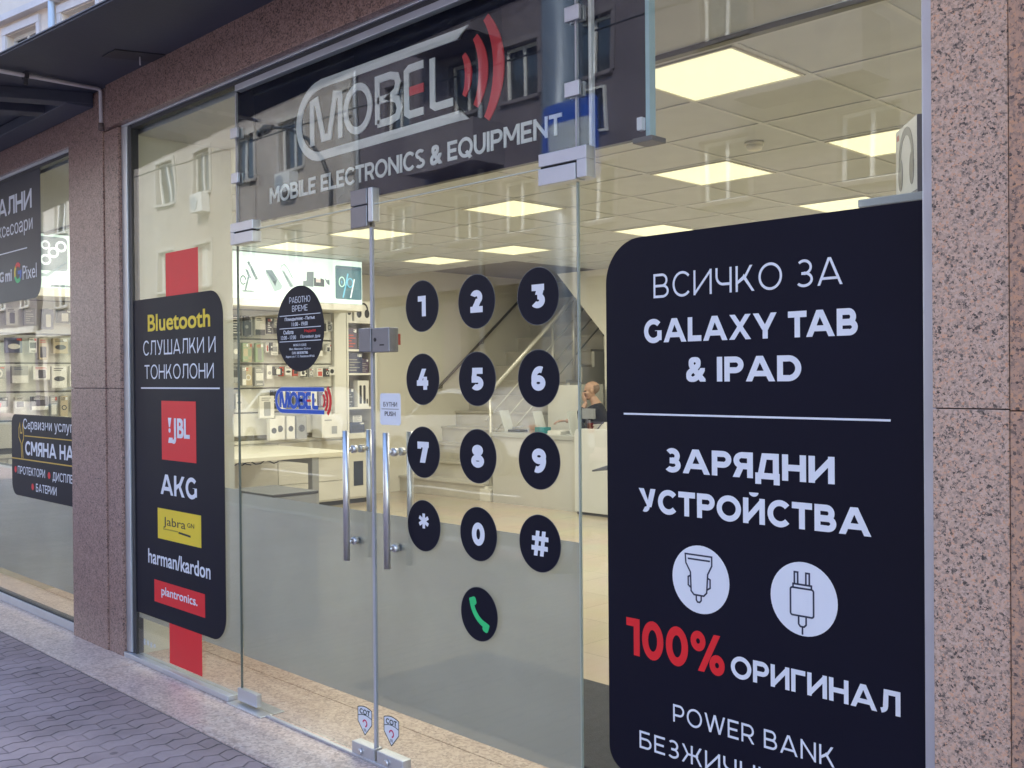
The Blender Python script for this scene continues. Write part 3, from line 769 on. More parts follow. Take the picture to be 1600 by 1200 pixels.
def plate(name, m, parent, x0, x1, z0, z1, y0=-0.022, y1=0.022, bev=0.003):
    return MB().box(x0, x1, y0, y1, z0, z1).build(name, m, parent, bevel=bev)
SLOT = mat('black_rubber', (0.012, 0.012, 0.014), 0.6)
def corner_hinge(label, x0, x1, side):
    """top patch fitting: L-shaped upper plate with a door plate below it"""
    hg = thing('patch_fitting', label, 'hinge', ((x0 + x1) / 2, 0, 2.11))
    xi = x0 + 0.035 if side < 0 else x1 - 0.045
    L_ = [(x0, 2.172), (x1, 2.172), (x1, 2.212), (x0, 2.212)]
    q = MB()
    if side < 0: q.box(x0, x1, -0.024, 0.022, 2.170, 2.212).box(x0, xi - 0.004, -0.024, 0.022, 2.112, 2.1698)
    else: q.box(x0, x1, -0.024, 0.022, 2.170, 2.212).box(xi + 0.004, x1, -0.024, 0.022, 2.112, 2.1698)
    q.build('frame_plate', ALU, hg, bevel=0.0015)
    q = MB()
    if side < 0: q.box(xi, x1, -0.026, 0.022, 2.112, 2.162)
    else: q.box(x0, xi, -0.026, 0.022, 2.108, 2.162)
    q.build('door_plate', ALU, hg, bevel=0.0015)
    MB().box(x0 + 0.004, x1 - 0.004, -0.017, 0.016, 2.114, 2.17).build('rubber_pad', SLOT, hg)
corner_hinge('silver patch hinge at the upper left corner of the left glass door', -1.091, -0.889, -1)
corner_hinge('silver patch hinge at the upper right corner of the right glass door', 0.931, 1.140, 1)
ct = thing('overhead_stop', 'tall silver patch fitting joining both doors to the transom', 'door stop', (-0.06, 0, 2.08))
plate('upper_plate', ALU2, ct, -0.130, -0.022, 2.172, 2.236)
plate('lower_plate', ALU2, ct, -0.130, -0.022, 2.083, 2.169)
plate('side_plate', ALU, ct, -0.018, 0.010, 2.100, 2.236, -0.018, 0.02)
lk = thing('door_lock', 'square silver lock fitting across the meeting edges of the glass doors', 'lock', (0.02, 0, 1.58))
plate('lock_case', ALU2, lk, -0.076, 0.004, 1.583, 1.678, -0.026, 0.026)
plate('strike_case', ALU2, lk, 0.009, 0.118, 1.580, 1.676, -0.024, 0.024)
MB().box(0.060, 0.088, -0.0252, -0.024, 1.606, 1.611).build('coin_slot', SLOT, lk); MB().tube([(0.03, -0.0252, 1.63), (0.03, -0.023, 1.63)], 0.008, 12).build('keyhole', SLOT, lk)
MB().box(0.0045, 0.0085, -0.02, 0.02, 1.585, 1.675).build('gap_seal', SLOT, lk)
for x0, x1, s in ((-0.154, -0.005, 'left'), (0.013, 0.177, 'right')):
    bp = thing('floor_lock', 'silver bottom patch lock with round cylinder on the %s glass door' % s, 'lock', ((x0 + x1) / 2, 0, -0.055))
    plate('lock_case', ALU, bp, x0, x1, -0.054, 0.001, -0.022, 0.022)
    xm = x0 + (x1 - x0) * 0.42
    MB().tube([(xm, -0.034, -0.027), (xm, -0.030, -0.027), (xm, -0.021, -0.027)], [0.010, 0.0125, 0.0125], 14).build('lock_cylinder', STEEL, bp)
bh = thing('pivot_fitting', 'silver bottom pivot hinge of the left glass door on its floor plate', 'hinge', (-1.0, 0, GZ))
plate('door_plate', ALU, bh, -1.084, -0.912, -0.040, 0.018, -0.015, 0.013, 0.0015)
MB().box(-1.125, -0.815, -0.052, 0.075, GZ + 0.002, GZ + 0.008).build('floor_plate', mat('bright_floor_plate', (0.66, 0.68, 0.72), 0.3, 0.8), bh, bevel=0.002)
bh = thing('pivot_fitting', 'silver bottom pivot hinge of the right glass door beside the poster', 'hinge', (1.0, 0, GZ))
plate('door_plate', ALU, bh, 0.93, 1.10, -0.040, 0.018, -0.022, 0.022)
MB().box(0.83, 1.14, -0.052, 0.075, GZ + 0.002, GZ + 0.008).build('floor_plate', MATS['bright_floor_plate'], bh, bevel=0.002)
tag(MB().box(-0.815, 0.83, -0.026, -0.008, GZ + 0.002, -0.047).build('threshold_strip', ALU, bevel=0.002, loc=(0, 0, GZ)), 'thin aluminium strip on the stone sill under the glass doors', 'threshold strip')
for x, z, l in ((-1.060, 2.637, 'small square glass clamp on the left seam, upper of two'), (-1.057, 2.425, 'small square glass clamp on the left seam, lower of two'),
                (1.078, 2.643, 'small square glass clamp on the right seam, upper of two'), (1.076, 2.401, 'small square glass clamp on the right seam, lower of two')):
    k = MB().box(x - 0.031, x + 0.031, -0.020, -0.0056, z - 0.024, z + 0.024).box(x - 0.031, x + 0.031, 0.0056, 0.018, z - 0.024, z + 0.024)
    tag(k.build('glass_clamp', ALU, bevel=0.002, loc=(x, 0, z)), l, 'glass clamp', 'glass clamps on the transom seams')

# ================================================================== sign board behind the transom
SB = mat('sign_board_gloss', (0.007, 0.009, 0.024), 0.06, spec=0.2, vary=0.05)
sg = thing('shop_sign', 'dark glossy shop sign with pale lettering and red wave marks above the doors', 'sign', (0.1, 0.06, 2.2))
MB().box(-1.15, 1.322, 0.050, 0.075, 2.215, 2.86).build('board', SB, sg)
MB().box(1.3222, 1.338, 0.048, 0.077, 2.213, 2.86).build('edge_profile', mat('blue_edge_profile', (0.40, 0.60, 0.70), 0.2, vary=0.02), sg)
q = MB().box(1.300, 1.3205, 0.030, 0.0495, 2.235, 2.275); q.build('clip', WHITEV, sg, bevel=0.002)
MB().box(1.285, 1.36, 0.028, 0.10, 2.196, 2.2125).build('bracket', mat('dark_bracket', (0.10, 0.10, 0.10), 0.5), sg, bevel=0.002)
LET = mat('sign_letter_grey', (0.74, 0.78, 0.82), 0.45, vary=0.03)
SGR = mat('sign_red', (0.62, 0.03, 0.05), 0.4)
YF0, YF1 = 0.0455, 0.0495
def ribbon(mb, pts, wd, y0=YF0, y1=YF1, closed=False, axis='y'):
    l, r = stroke(pts, wd, closed)
    mb.strip(l, r, y0, y1, axis, closed)
    return mb
def logo_strokes(mb, X, Z, s, letters=True):
    """capsule outline and the five letters; X,Z place the capsule centre-left, s scales"""
    def T(p): return [(X + a * s, Z + b * s) for a, b in p]
    cap = [(0.505, 0.160)] + [(-0.45 , 0.160)] + arc(-0.455, 0.0, 0.150, 95, 265, 16, 0.158) + [(-0.45, -0.160), (0.485, -0.160)]
    wl = [0.046] + [0.044] * (len(cap) - 2) + [0.046]
    ribbon(mb, T(cap), [a * s for a in wl])
def letters_logo(mb, bx, s_):
    pass
q = MB()
cap = [(0.470, 2.742), (-0.43, 2.748)] + [(x, z) for x, z in arc(-0.43, 2.592, 0.176, 93, 267, 18, 0.154)] + [(-0.43, 2.440), (0.470, 2.442)]
ribbon(q, cap, 0.038)
q.prism([(0.470, 2.761), (0.470, 2.723), (0.452, 2.723), (0.515, 2.763)], YF0, YF1)
q.prism([(0.470, 2.461), (0.470, 2.423), (0.515, 2.421), (0.462, 2.461)], YF0, YF1)
q.build('capsule_outline', LET, sg)
def sign_letters(mb, fx, fz, wd, y0=YF0, y1=YF1):
    def rb(pts, closed=False): ribbon(mb, [(fx(a), fz(b)) for a, b in pts], wd, y0, y1, closed)
    # M
    rb([(0.02, 0), (0.02, 0.93), (0.06, 0.97), (0.115, 0.10), (0.165, 0.10), (0.215, 0.97), (0.255, 0.93), (0.255, 0)])
    # O
    rb([(0.30 + 0.5 * 0.19 + 0.095 * math.cos(R(a)) * 1.0, 0.5 + 0.46 * math.sin(R(a))) for a in range(0, 360, 15)], True)
    # B
    rb([(0.545, 0.045), (0.545, 0.955), (0.64, 0.955), (0.685, 0.90), (0.695, 0.76), (0.68, 0.60), (0.635, 0.52), (0.69, 0.43), (0.705, 0.25), (0.69, 0.09), (0.64, 0.045), (0.545, 0.045)])
    rb([(0.545, 0.52), (0.64, 0.52)])
    # E without its middle bar
    rb([(0.87, 0.955), (0.775, 0.955), (0.755, 0.90), (0.755, 0.10), (0.775, 0.045), (0.87, 0.045)])
    # L
    rb([(0.93, 1.0), (0.93, 0.10), (0.95, 0.045), (1.06, 0.045)])
LX0, LX1 = -0.520, 0.372
q = MB(); sign_letters(q, lambda a: LX0 + a * (LX1 - LX0), lambda b: 2.492 + b * (2.688 - 2.492), 0.030); q.build('lettering', LET, sg)
q = MB(); ribbon(q, [(0.172, 2.590), (0.257, 2.590)], 0.034); q.build('letter_bar', SGR, sg)
for cx, r0, a, wd in ((0.385, 0.128, 36, 0.036), (0.385, 0.208, 37, 0.048), (0.385, 0.288, 39, 0.055)):
    q = MB(); pts = arc(cx, 2.585, r0, -a, a, 18, r0 * 1.0)
    ws = [wd * (0.55 + 0.45 * math.sin(math.pi * i / 18)) for i in range(19)]
    l, r = stroke(pts, ws); q.strip(l, r, YF0, YF1); q.build('wave_mark', SGR, sg)
for wd_, xa, xb in (('MOBILE', -0.854, -0.482), ('ELECTRONICS', -0.440, 0.259), ('EQUIPMENT', 0.393, 0.972)): q = MB(); caps(q, wd_, xa, xb, 2.285, 2.357, 0.0495, 0.185, th=0.003); q.build('tagline', LET, sg)
q = MB(); text(q, '&', 0.292, 0.360, 2.283, 2.358, 0.0495, bold=0.025, th=0.003); q.build('tagline', LET, sg)

# ================================================================== posters and stickers on the glass
def poster(name, label, outline, y, m=NAVY, cat='poster', loc=None, parts=None):
    cx = sum(p[0] for p in outline) / len(outline); z0 = min(p[1] for p in outline)
    th = thing(name, label, cat, (cx, y, z0))
    MB().prism(outline, y - 0.0008, y).build('vinyl_sheet', m, th)
    return th
YO = -0.0056
pr = poster('window_poster', 'large black window poster for tablet accessories, white lettering and charger icons',
            rrect(1.203, 2.2095, 0.255, 1.900, bl=0.07, tl=0.135, n=14), YO)
YT = YO - 0.0008
def txt(parent, s, x0, x1, z0, z1, m=WHITEV, bold=0.0, y=YT, name='lettering'):
    q = MB(); text(q, s, x0, x1, z0, z1, y, bold); return q.build(name, m, parent)
def cpt(parent, s, x0, x1, z0, z1, t, m=WHITEV, y=YT):
    ws = []; caps(ws, s, x0, x1, z0, z1, y, t)
    for q in ws: o = q.build('lettering', m, parent)
    return o
cpt(pr, 'ВСИЧКО ЗА', 1.389, 1.996, 1.711, 1.783, 0.105)
cpt(pr, 'GALAXY TAB', 1.351, 2.037, 1.578, 1.648, 0.24)
txt(pr, '&', 1.506, 1.574, 1.460, 1.532, bold=0.03); cpt(pr, 'IPAD', 1.612, 1.878, 1.461, 1.531, 0.24)
MB().box(1.271, 2.122, YT - 0.0006, YT, 1.360, 1.3655).build('divider', WHITEV, pr)
cpt(pr, 'ЗАРЯДНИ', 1.426, 1.971, 1.193, 1.264, 0.24)
cpt(pr, 'УСТРОЙСТВА', 1.327, 2.069, 1.067, 1.138, 0.24)
cpt(pr, '100%', 1.275, 1.631, 0.623, 0.736, 0.24, REDV)
cpt(pr, 'ОРИГИНАЛ', 1.652, 2.143, 0.628, 0.689, 0.215)
cpt(pr, 'POWER BANK', 1.450, 1.966, 0.454, 0.506, 0.125)
cpt(pr, 'БЕЗЖИЧНИ', 1.323, 1.79, 0.344, 0.397, 0.125)
LINE = mat('icon_line_navy', (0.02, 0.03, 0.07), 0.5)
def disc(cx, cz, r, n=48): return [(cx + r * math.cos(2 * math.pi * i / n), cz + r * math.sin(2 * math.pi * i / n)) for i in range(n)]
def icon_lines(mb, sets, y=YT - 0.0006, wd=0.0048):
    for pts, closed in sets: ribbon(mb, pts, wd, y - 0.0005, y, closed)
icx, icz = 1.550, 0.888
ic = MB().prism(disc(icx, icz, 0.0985), YT - 0.0006, YT).build('charger_icon', WHITEV, pr)
q = MB()
icon_lines(q, [([(icx - 0.052, icz + 0.070), (icx + 0.040, icz + 0.070), (icx + 0.040, icz + 0.044), (icx + 0.026, icz + 0.018), (icx + 0.022, icz - 0.036), (icx + 0.012, icz - 0.046), (icx - 0.022, icz - 0.046), (icx - 0.032, icz - 0.036), (icx - 0.034, icz + 0.018), (icx - 0.050, icz + 0.044)], True),
               ([(icx - 0.043, icz + 0.057), (icx + 0.034, icz + 0.057)], False),
               ([(icx - 0.034, icz + 0.008), (icx - 0.042, icz + 0.004), (icx - 0.042, icz - 0.020), (icx - 0.034, icz - 0.026)], False),
               ([(icx + 0.024, icz + 0.008), (icx + 0.034, icz + 0.004), (icx + 0.034, icz - 0.020), (icx + 0.024, icz - 0.026)], False),
               ([(icx - 0.014, icz - 0.046), (icx - 0.014, icz - 0.060), (icx - 0.010, icz - 0.066), (icx - 0.002, icz - 0.066), (icx + 0.003, icz - 0.060), (icx + 0.003, icz - 0.046)], False)])
q.build('icon_line', LINE, ic)
icx, icz = 1.879, 0.881
ic = MB().prism(disc(icx, icz, 0.0985), YT - 0.0006, YT).build('charger_icon', WHITEV, pr)
q = MB()
icon_lines(q, [(rrect(icx - 0.038, icx + 0.030, icz - 0.046, icz + 0.028, .006, .006, .006, .006, 4), True),
               ([(icx - 0.030, icz + 0.028), (icx - 0.030, icz + 0.038), (icx + 0.024, icz + 0.038), (icx + 0.024, icz + 0.028)], False),
               ([(icx - 0.026, icz + 0.038), (icx - 0.026, icz + 0.070), (icx - 0.016, icz + 0.070), (icx - 0.016, icz + 0.038)], False),
               ([(icx + 0.008, icz + 0.038), (icx + 0.008, icz + 0.070), (icx + 0.018, icz + 0.070), (icx + 0.018, icz + 0.038)], False),
               ([(icx - 0.014, icz - 0.046), (icx - 0.014, icz - 0.068), (icx - 0.009, icz - 0.074), (icx + 0.002, icz - 0.074), (icx + 0.008, icz - 0.068), (icx + 0.008, icz - 0.046)], False),
               ([(icx - 0.003, icz - 0.074), (icx - 0.003, icz - 0.095)], False)])
q.build('icon_line', LINE, ic)

st = tag(MB().box(-1.797, -1.445, YO - 0.0004, YO, -0.006, 2.140).build('vinyl_stripe', REDV, loc=(-1.62, YO, 0)), 'long red vinyl stripe running down the left glass panel behind the headset poster', 'vinyl stripe')
YO2 = YO - 0.0005
pb = poster('window_poster', 'narrow black window poster for headphones with a column of brand marks',
            rrect(-2.182, -1.199, 0.205, 1.915, br=0.125, tr=0.125, n=12), YO2)
YB = YO2 - 0.0008
def txb(s, x0, x1, z0, z1, m=WHITEV, bold=0.0, name='lettering', parent=None, y=YB): return txt(parent or pb, s, x0, x1, z0, z1, m, bold, y, name)
txb('Bluetooth', -2.010, -1.325, 1.738, 1.829, YELV, 0.018)
cpt(pb, 'СЛУШАЛКИ И', -2.069, -1.275, 1.612, 1.690, 0.11, y=YB)
cpt(pb, 'ТОНКОЛОНИ', -2.055, -1.295, 1.485, 1.560, 0.11, y=YB)
MB().box(-2.100, -1.237, YB - 0.0006, YB, 1.432, 1.4395).build('divider', WHITEV, pb)
rq = MB().box(-1.859, -1.481, YB - 0.0006, YB, 1.059, 1.369).build('brand_panel', REDV, pb)
YP = YB - 0.0006
txb('JBL', -1.735, -1.547, 1.147, 1.280, bold=0.03, parent=rq, y=YP)
q = MB().prism([(-1.785, 1.281), (-1.747, 1.281), (-1.762, 1.232), (-1.775, 1.232)], YP - 0.0005, YP).prism(disc(-1.768, 1.215, 0.012, 16), YP - 0.0005, YP).prism([(-1.785, 1.150), (-1.735, 1.150), (-1.735, 1.178), (-1.775, 1.178)], YP - 0.0005, YP)
q.build('emblem', WHITEV, rq)
cpt(pb, 'AKG', -1.879, -1.477, 0.876, 0.982, 0.21, y=YB)
jq = MB().box(-1.916, -1.439, YB - 0.0006, YB, 0.638, 0.800).build('brand_panel', YELV, pb)
BLK = mat('black_print', (0.015, 0.015, 0.02), 0.5)
txb('Jabra', -1.850, -1.604, 0.700, 0.758, BLK, -0.004, parent=jq, y=YP)
txb('GN', -1.583, -1.511, 0.727, 0.750, BLK, -0.012, parent=jq, y=YP)
q = MB(); ribbon(q, [(-1.68, 0.690), (-1.55, 0.683)], 0.010, YP - 0.0005, YP)
for i in range(14): q.box(-1.85 + i * 0.012, -1.845 + i * 0.012, YP - 0.0005, YP, 0.690, 0.697)
q.build('underline', BLK, jq)
txb('harman/kardon', -2.035, -1.348, 0.492, 0.572, bold=0.012)
pq = MB().box(-1.965, -1.407, YB - 0.0006, YB, 0.294, 0.412).build('brand_panel', REDV, pb)
txb('plantronics.', -1.881, -1.485, 0.326, 0.386, bold=0.012, parent=pq, y=YP)
q = MB()
for i, x in enumerate((-2.13, -2.09, -2.05, -2.01)): q.box(x, x + 0.022, 0.0062, 0.0068, 0.028 + (i % 2) * 0.006, 0.062 - i * 0.003)
tag(q.build('small_sticker', WHITEV, loc=(-2.07, 0.006, 0.03)), 'faint row of tiny white marks low on the left glass panel', 'sticker')

# keypad
KX, KZ = (0.300, 0.603, 0.906), (1.748, 1.473, 1.198, 0.921, 0.636)
keys = [(0, 0, '1'), (1, 0, '2'), (2, 0, '3'), (0, 1, '4'), (1, 1, '5'), (2, 1, '6'), (0, 2, '7'), (1, 2, '8'), (2, 2, '9'), (0, 3, '*'), (1, 3, '0'), (2, 3, '#')]
RIM = mat('sticker_rim', (0.16, 0.17, 0.18), 0.5)
def key_sticker(cx, cz, label):
    k = thing('keypad_sticker', label, 'sticker', (cx, YO, cz), 'round keypad stickers on the right glass door')
    q = MB(); l = disc(cx, cz, 0.0972, 56); r = disc(cx, cz, 0.0953, 56); q.strip(l, r, YO - 0.0006, YO, closed=True); q.build('rim', RIM, k)
    MB().prism(disc(cx, cz, 0.0953, 56), YO - 0.0008, YO).build('vinyl_disc', NAVY, k)
    return k
for c_, r_, s in keys:
    cx, cz = KX[c_], KZ[r_]
    k = key_sticker(cx, cz, 'round black keypad sticker with a white %s on the glass door' % {'*': 'asterisk', '#': 'hash sign'}.get(s, 'digit ' + s))
    wd, hh = {'1': (0.046, 0.077), '*': (0.060, 0.056), '#': (0.080, 0.084)}.get(s, (0.066, 0.079))
    oz = 0.018 if s == '*' else 0.0
    cpt(k, s, cx - wd / 2, cx + wd / 2, cz - hh / 2 + oz, cz + hh / 2 + oz, 0.29 if s not in '#*' else 0.22, y=YO - 0.0008)
cx, cz = KX[1], KZ[4]
k = key_sticker(cx, cz, 'round black sticker with a green telephone handset, lowest of the keypad')
q = MB()
pts = arc(cx + 0.058, cz + 0.060, 0.098, 192, 258, 16)
l, r = stroke(pts, 0.021); q.strip(l, r, YO - 0.0013, YO - 0.0008)
for p, d in ((pts[0], 20), (pts[-1], -112)):
    ca_, sa_ = math.cos(R(d)), math.sin(R(d))
    q.prism([(p[0] + u * ca_ - v * sa_, p[1] + u * sa_ + v * ca_) for u, v in rrect(-0.010, 0.024, -0.015, 0.015, .005, .010, .010, .005, 5)], YO - 0.00135, YO - 0.0008)
q.build('handset_mark', GREENV, k)

# opening hours, push, logo, security stickers
hx, hz, hr = -0.533, 1.697, 0.187
hs = thing('hours_sticker', 'round black opening hours sticker on the left glass door', 'sticker', (hx, YO, hz))
MB().prism(disc(hx, hz, hr, 64), YO - 0.0008, YO).build('vinyl_disc', NAVY, hs)
YH = YO - 0.0008
cpt(hs, 'РАБОТНО', hx - 0.080, hx + 0.084, hz + 0.113, hz + 0.140, 0.10, y=YH)
cpt(hs, 'ВРЕМЕ', hx - 0.058, hx + 0.062, hz + 0.076, hz + 0.102, 0.10, y=YH)
for z, wd in ((0.060, 0.160), (0.004, 0.162), (-0.054, 0.162)):
    MB().box(hx - wd, hx + wd, YH - 0.0005, YH, hz + z - 0.0015, hz + z + 0.0015).build('divider', WHITEV, hs)
txt(hs, 'Понеделник - Петък', hx - 0.118, hx + 0.118, hz + 0.034, hz + 0.052, WHITEV, 0.02, YH)
txt(hs, '11:00 - 19:00', hx - 0.062, hx + 0.062, hz + 0.012, hz + 0.029, WHITEV, 0.0, YH)
txt(hs, 'Събота', hx - 0.130, hx - 0.050, hz - 0.022, hz - 0.004, WHITEV, 0.02, YH)
txt(hs, '13:00 - 17:00', hx - 0.150, hx - 0.030, hz - 0.045, hz - 0.028, WHITEV, 0.0, YH)
txt(hs, 'Неделя', hx + 0.036, hx + 0.124, hz - 0.020, hz - 0.004, REDV, 0.02, YH)
txt(hs, 'Почивен ден', hx + 0.008, hx + 0.156, hz - 0.045, hz - 0.028, WHITEV, 0.0, YH)
for i, (s, wd) in enumerate((('МОБЕЛ ЕООД', 0.050), ('Физ. Магазин София', 0.084), ('ЕИК 0878787780', 0.062), ('Адрес: ул. Г. С. Раковски №165', 0.112))):
    txt(hs, s, hx - wd, hx + wd, hz - 0.078 - i * 0.0165, hz - 0.066 - i * 0.0165, WHITEV, 0.006, YH)
ps = thing('push_sticker', 'small white rounded push sticker between the door handles', 'sticker', (0.101, YO, 1.357))
MB().prism(rrect(0.036, 0.166, 1.295, 1.419, .012, .012, .012, .012, 6), YO - 0.0008, YO).build('vinyl_sheet', WHITEV, ps)
GREYP = mat('grey_print', (0.05, 0.055, 0.07), 0.5)
cpt(ps, 'БУТНИ', 0.058, 0.144, 1.367, 1.385, 0.14, GREYP, YH); txt(ps, 'PUSH', 0.066, 0.134, 1.330, 1.348, GREYP, 0.012, YH)
MB().box(0.046, 0.154, YH - 0.0005, YH, 1.3565, 1.3585).build('divider', GREYP, ps)
bl = thing('logo_sticker', 'blue and red logo sticker on the left glass door under the hours sticker', 'sticker', (-0.53, YO, 1.38))
bx = lambda a: -0.700 + a * 0.285; bz = lambda b: 1.352 + b * 0.064
q = MB(); capb = [(-0.352, 1.433), (-0.68, 1.433)] + arc(-0.678, 1.3845, 0.052, 93, 267, 14, 0.0485) + [(-0.68, 1.336), (-0.352, 1.336)]
ribbon(q, capb, 0.0165, YO - 0.0006, YO); sign_letters(q, bx, bz, 0.0165, YO - 0.0006, YO); q.build('logo_mark', BLUEV, bl)
q = MB(); capb2 = capb; ribbon(q, capb, 0.0195, YO - 0.0003, YO + 0.0001); sign_letters(q, bx, bz, 0.0185, YO - 0.0003, YO + 0.0001); q.build('white_outline', WHITEV, bl)
for r0, wd in ((0.036, 0.012), (0.058, 0.015), (0.080, 0.017)):
    q = MB(); pts = arc(-0.386, 1.3845, r0, -44, 44, 12, r0 * 1.02); l, r = stroke(pts, wd); q.strip(l, r, YO - 0.0006, YO); q.build('wave_mark', REDV, bl)
q = MB().box(bx(0.76), bx(0.87), YO - 0.0007, YO, 1.379, 1.389); q.build('letter_bar', REDV, bl)
for x0, sd in ((-0.131, 'left'), (0.043, 'right')):
    s = thing('security_sticker', 'white shield security company sticker low on the %s glass door' % sd, 'sticker', (x0 + 0.046, YO, 0.04))
    W = 0.093
    top = [(x0 + W * i / 8, 0.142 + 0.009 * math.sin(math.pi * i / 8)) for i in range(9)]
    out = [(x0, 0.085), (x0 + W * 0.5, 0.036), (x0 + W, 0.085)] + list(reversed(top))
    MB().prism(out, YO - 0.0006, YO).build('vinyl_sheet', WHITEV, s)
    q = MB(); ribbon(q, out, 0.0035, YH - 0.0004, YH + 0.0002, True)
    ribbon(q, [(x0 + W * i / 8, 0.108 + 0.009 * math.sin(math.pi * i / 8)) for i in range(9)], 0.003, YH - 0.0004, YH + 0.0002); q.build('border', mat('dark_teal_print', (0.02, 0.05, 0.06), 0.5), s)
    cpt(s, 'СОТ', x0 + 0.012, x0 + W - 0.012, 0.1185, 0.139, 0.2, MATS['dark_teal_print'], YH)
    q = MB(); ribbon(q, arc(x0 + W * 0.5, 0.083, 0.013, 170, -80, 12), 0.006, YH - 0.0004, YH + 0.0002); q.build('emblem', mat('magenta_print', (0.55, 0.02, 0.12), 0.5), s)
    q = MB()
    for i in range(3): ribbon(q, [(x0 + W * 0.42 + i * 0.006, 0.062), (x0 + W * 0.46 + i * 0.006, 0.050)], 0.002, YH - 0.0004, YH + 0.0002)
    q.build('fine_print', MATS['dark_teal_print'], s)

# ================================================================== second shop window on the left
s2 = thing('storefront_frame', 'aluminium frame of the neighbouring shop window at the left edge', 'window frame', (-4.5, 0, GZ))
MB().box(-7.6, -2.98, -0.020, 0.04, 2.875, 2.92).build('top_rail', ALU, s2, bevel=0.003)
MB().box(-7.6, -2.98, -0.020, 0.04, GZ + 0.002, -0.004).build('bottom_rail', ALU, s2, bevel=0.003)
MB().box(-7.6, -2.99, -0.010, 0.03, 2.855, 2.8748).build('gasket', ALUD, s2); MB().box(-7.6, -2.99, -0.012, 0.03, -0.0038, 0.008).build('gasket', ALUD, s2)
MB().box(-7.7, -7.60, -0.02, 0.04, GZ, 2.92).build('jamb', ALU, s2)
g2 = thing('glass_screen', 'clear shop window glass left of the granite pier', 'glass panel', (-4.5, 0, 0))
MB().box(-7.6, -2.985, -0.005, 0.005, 0.0, 2.86).build('glass_pane', GLASS, g2)
MB().box(-7.55, -2.99, 0.0055, 0.0063, 0.16, 0.905).build('frosted_film', FROST, g2)
q1 = poster('window_poster', 'dark poster with white accessory lettering at the top of the left shop window', rrect(-4.75, -3.545, 2.022, 2.86, br=0.12, n=10), YO, mat('hazed_black_vinyl', (0.028, 0.028, 0.045), 0.45))  # haze of the glass reflection is put into this vinyl's colour
Y2 = YT
cpt(q1, 'АЛНИ', -4.345, -3.700, 2.618, 2.745, 0.19, y=Y2); txt(q1, 'ксесоари', -4.345, -3.688, 2.450, 2.552, WHITEV, -0.004, Y2)
MB().box(-4.6, -3.791, Y2 - 0.0005, Y2, 2.359, 2.367).build('divider', WHITEV, q1)
txt(q1, 'G', -4.335, -4.245, 2.168, 2.240, WHITEV, 0.03, Y2); txt(q1, 'mi', -4.215, -4.085, 2.165, 2.245, WHITEV, 0.03, Y2)
for a0, a1, mm_ in ((45, 135, REDV), (135, 205, YELV), (205, 315, GREENV), (315, 375, BLUEV)):
    q = MB(); ribbon(q, arc(-3.970, 2.211, 0.056, a0, a1, 8), 0.028, Y2 - 0.0005, Y2); q.build('emblem', mm_, q1)
MB().box(-3.97, -3.905, Y2 - 0.0006, Y2, 2.200, 2.224).build('emblem', BLUEV, q1)
txt(q1, 'Pixel', -3.879, -3.624, 2.155, 2.250, WHITEV, 0.0, Y2)
q2 = poster('window_poster', 'dark poster listing repair services low in the left shop window', rrect(-4.125, -2.99, 0.705, 1.254, bl=0.09, tl=0.07, n=8), YO, NAVY)
txt(q2, 'Сервизни услуги', -3.900, -2.995, 1.140, 1.228, WHITEV, 0.002, Y2); cpt(q2, 'СМЯНА НА', -3.870, -3.045, 0.986, 1.078, 0.21, y=Y2); MB().box(-3.025, -3.005, Y2 - 0.0006, Y2, 0.99, 1.01).box(-3.025, -3.005, Y2 - 0.0006, Y2, 1.035, 1.055).build('colon', WHITEV, q2)
GOLD = mat('gold_print', (0.62, 0.42, 0.06), 0.5)
MB().box(-3.879, -2.992, Y2 - 0.0005, Y2, 1.109, 1.116).box(-4.124, -2.992, Y2 - 0.0005, Y2, 0.950, 0.958).build('divider', GOLD, q2)
q = MB(); ribbon(q, [(-3.935, 0.96), (-3.945, 1.06), (-3.985, 1.10), (-3.985, 1.16), (-3.965, 1.19), (-3.955, 1.13), (-3.925, 1.13), (-3.915, 1.19), (-3.895, 1.15), (-3.90, 1.09), (-3.925, 1.06), (-3.91, 0.96)], 0.010, Y2 - 0.0005, Y2); q.build('wrench_icon', GOLD, q2)
cpt(q2, 'ПРОТЕКТОРИ', -4.012, -3.520, 0.852, 0.905, 0.14, y=Y2); cpt(q2, 'ДИСПЛЕИ', -3.390, -3.005, 0.846, 0.900, 0.14, y=Y2); cpt(q2, 'БАТЕРИИ', -3.680, -3.328, 0.753, 0.806, 0.14, y=Y2)
q = MB()
for x, z in ((-4.055, 0.878), (-3.45, 0.873), (-3.74, 0.78)): q.prism(disc(x, z, 0.022, 16), Y2 - 0.0005, Y2)
q.build('bullet_mark', REDV, q2)
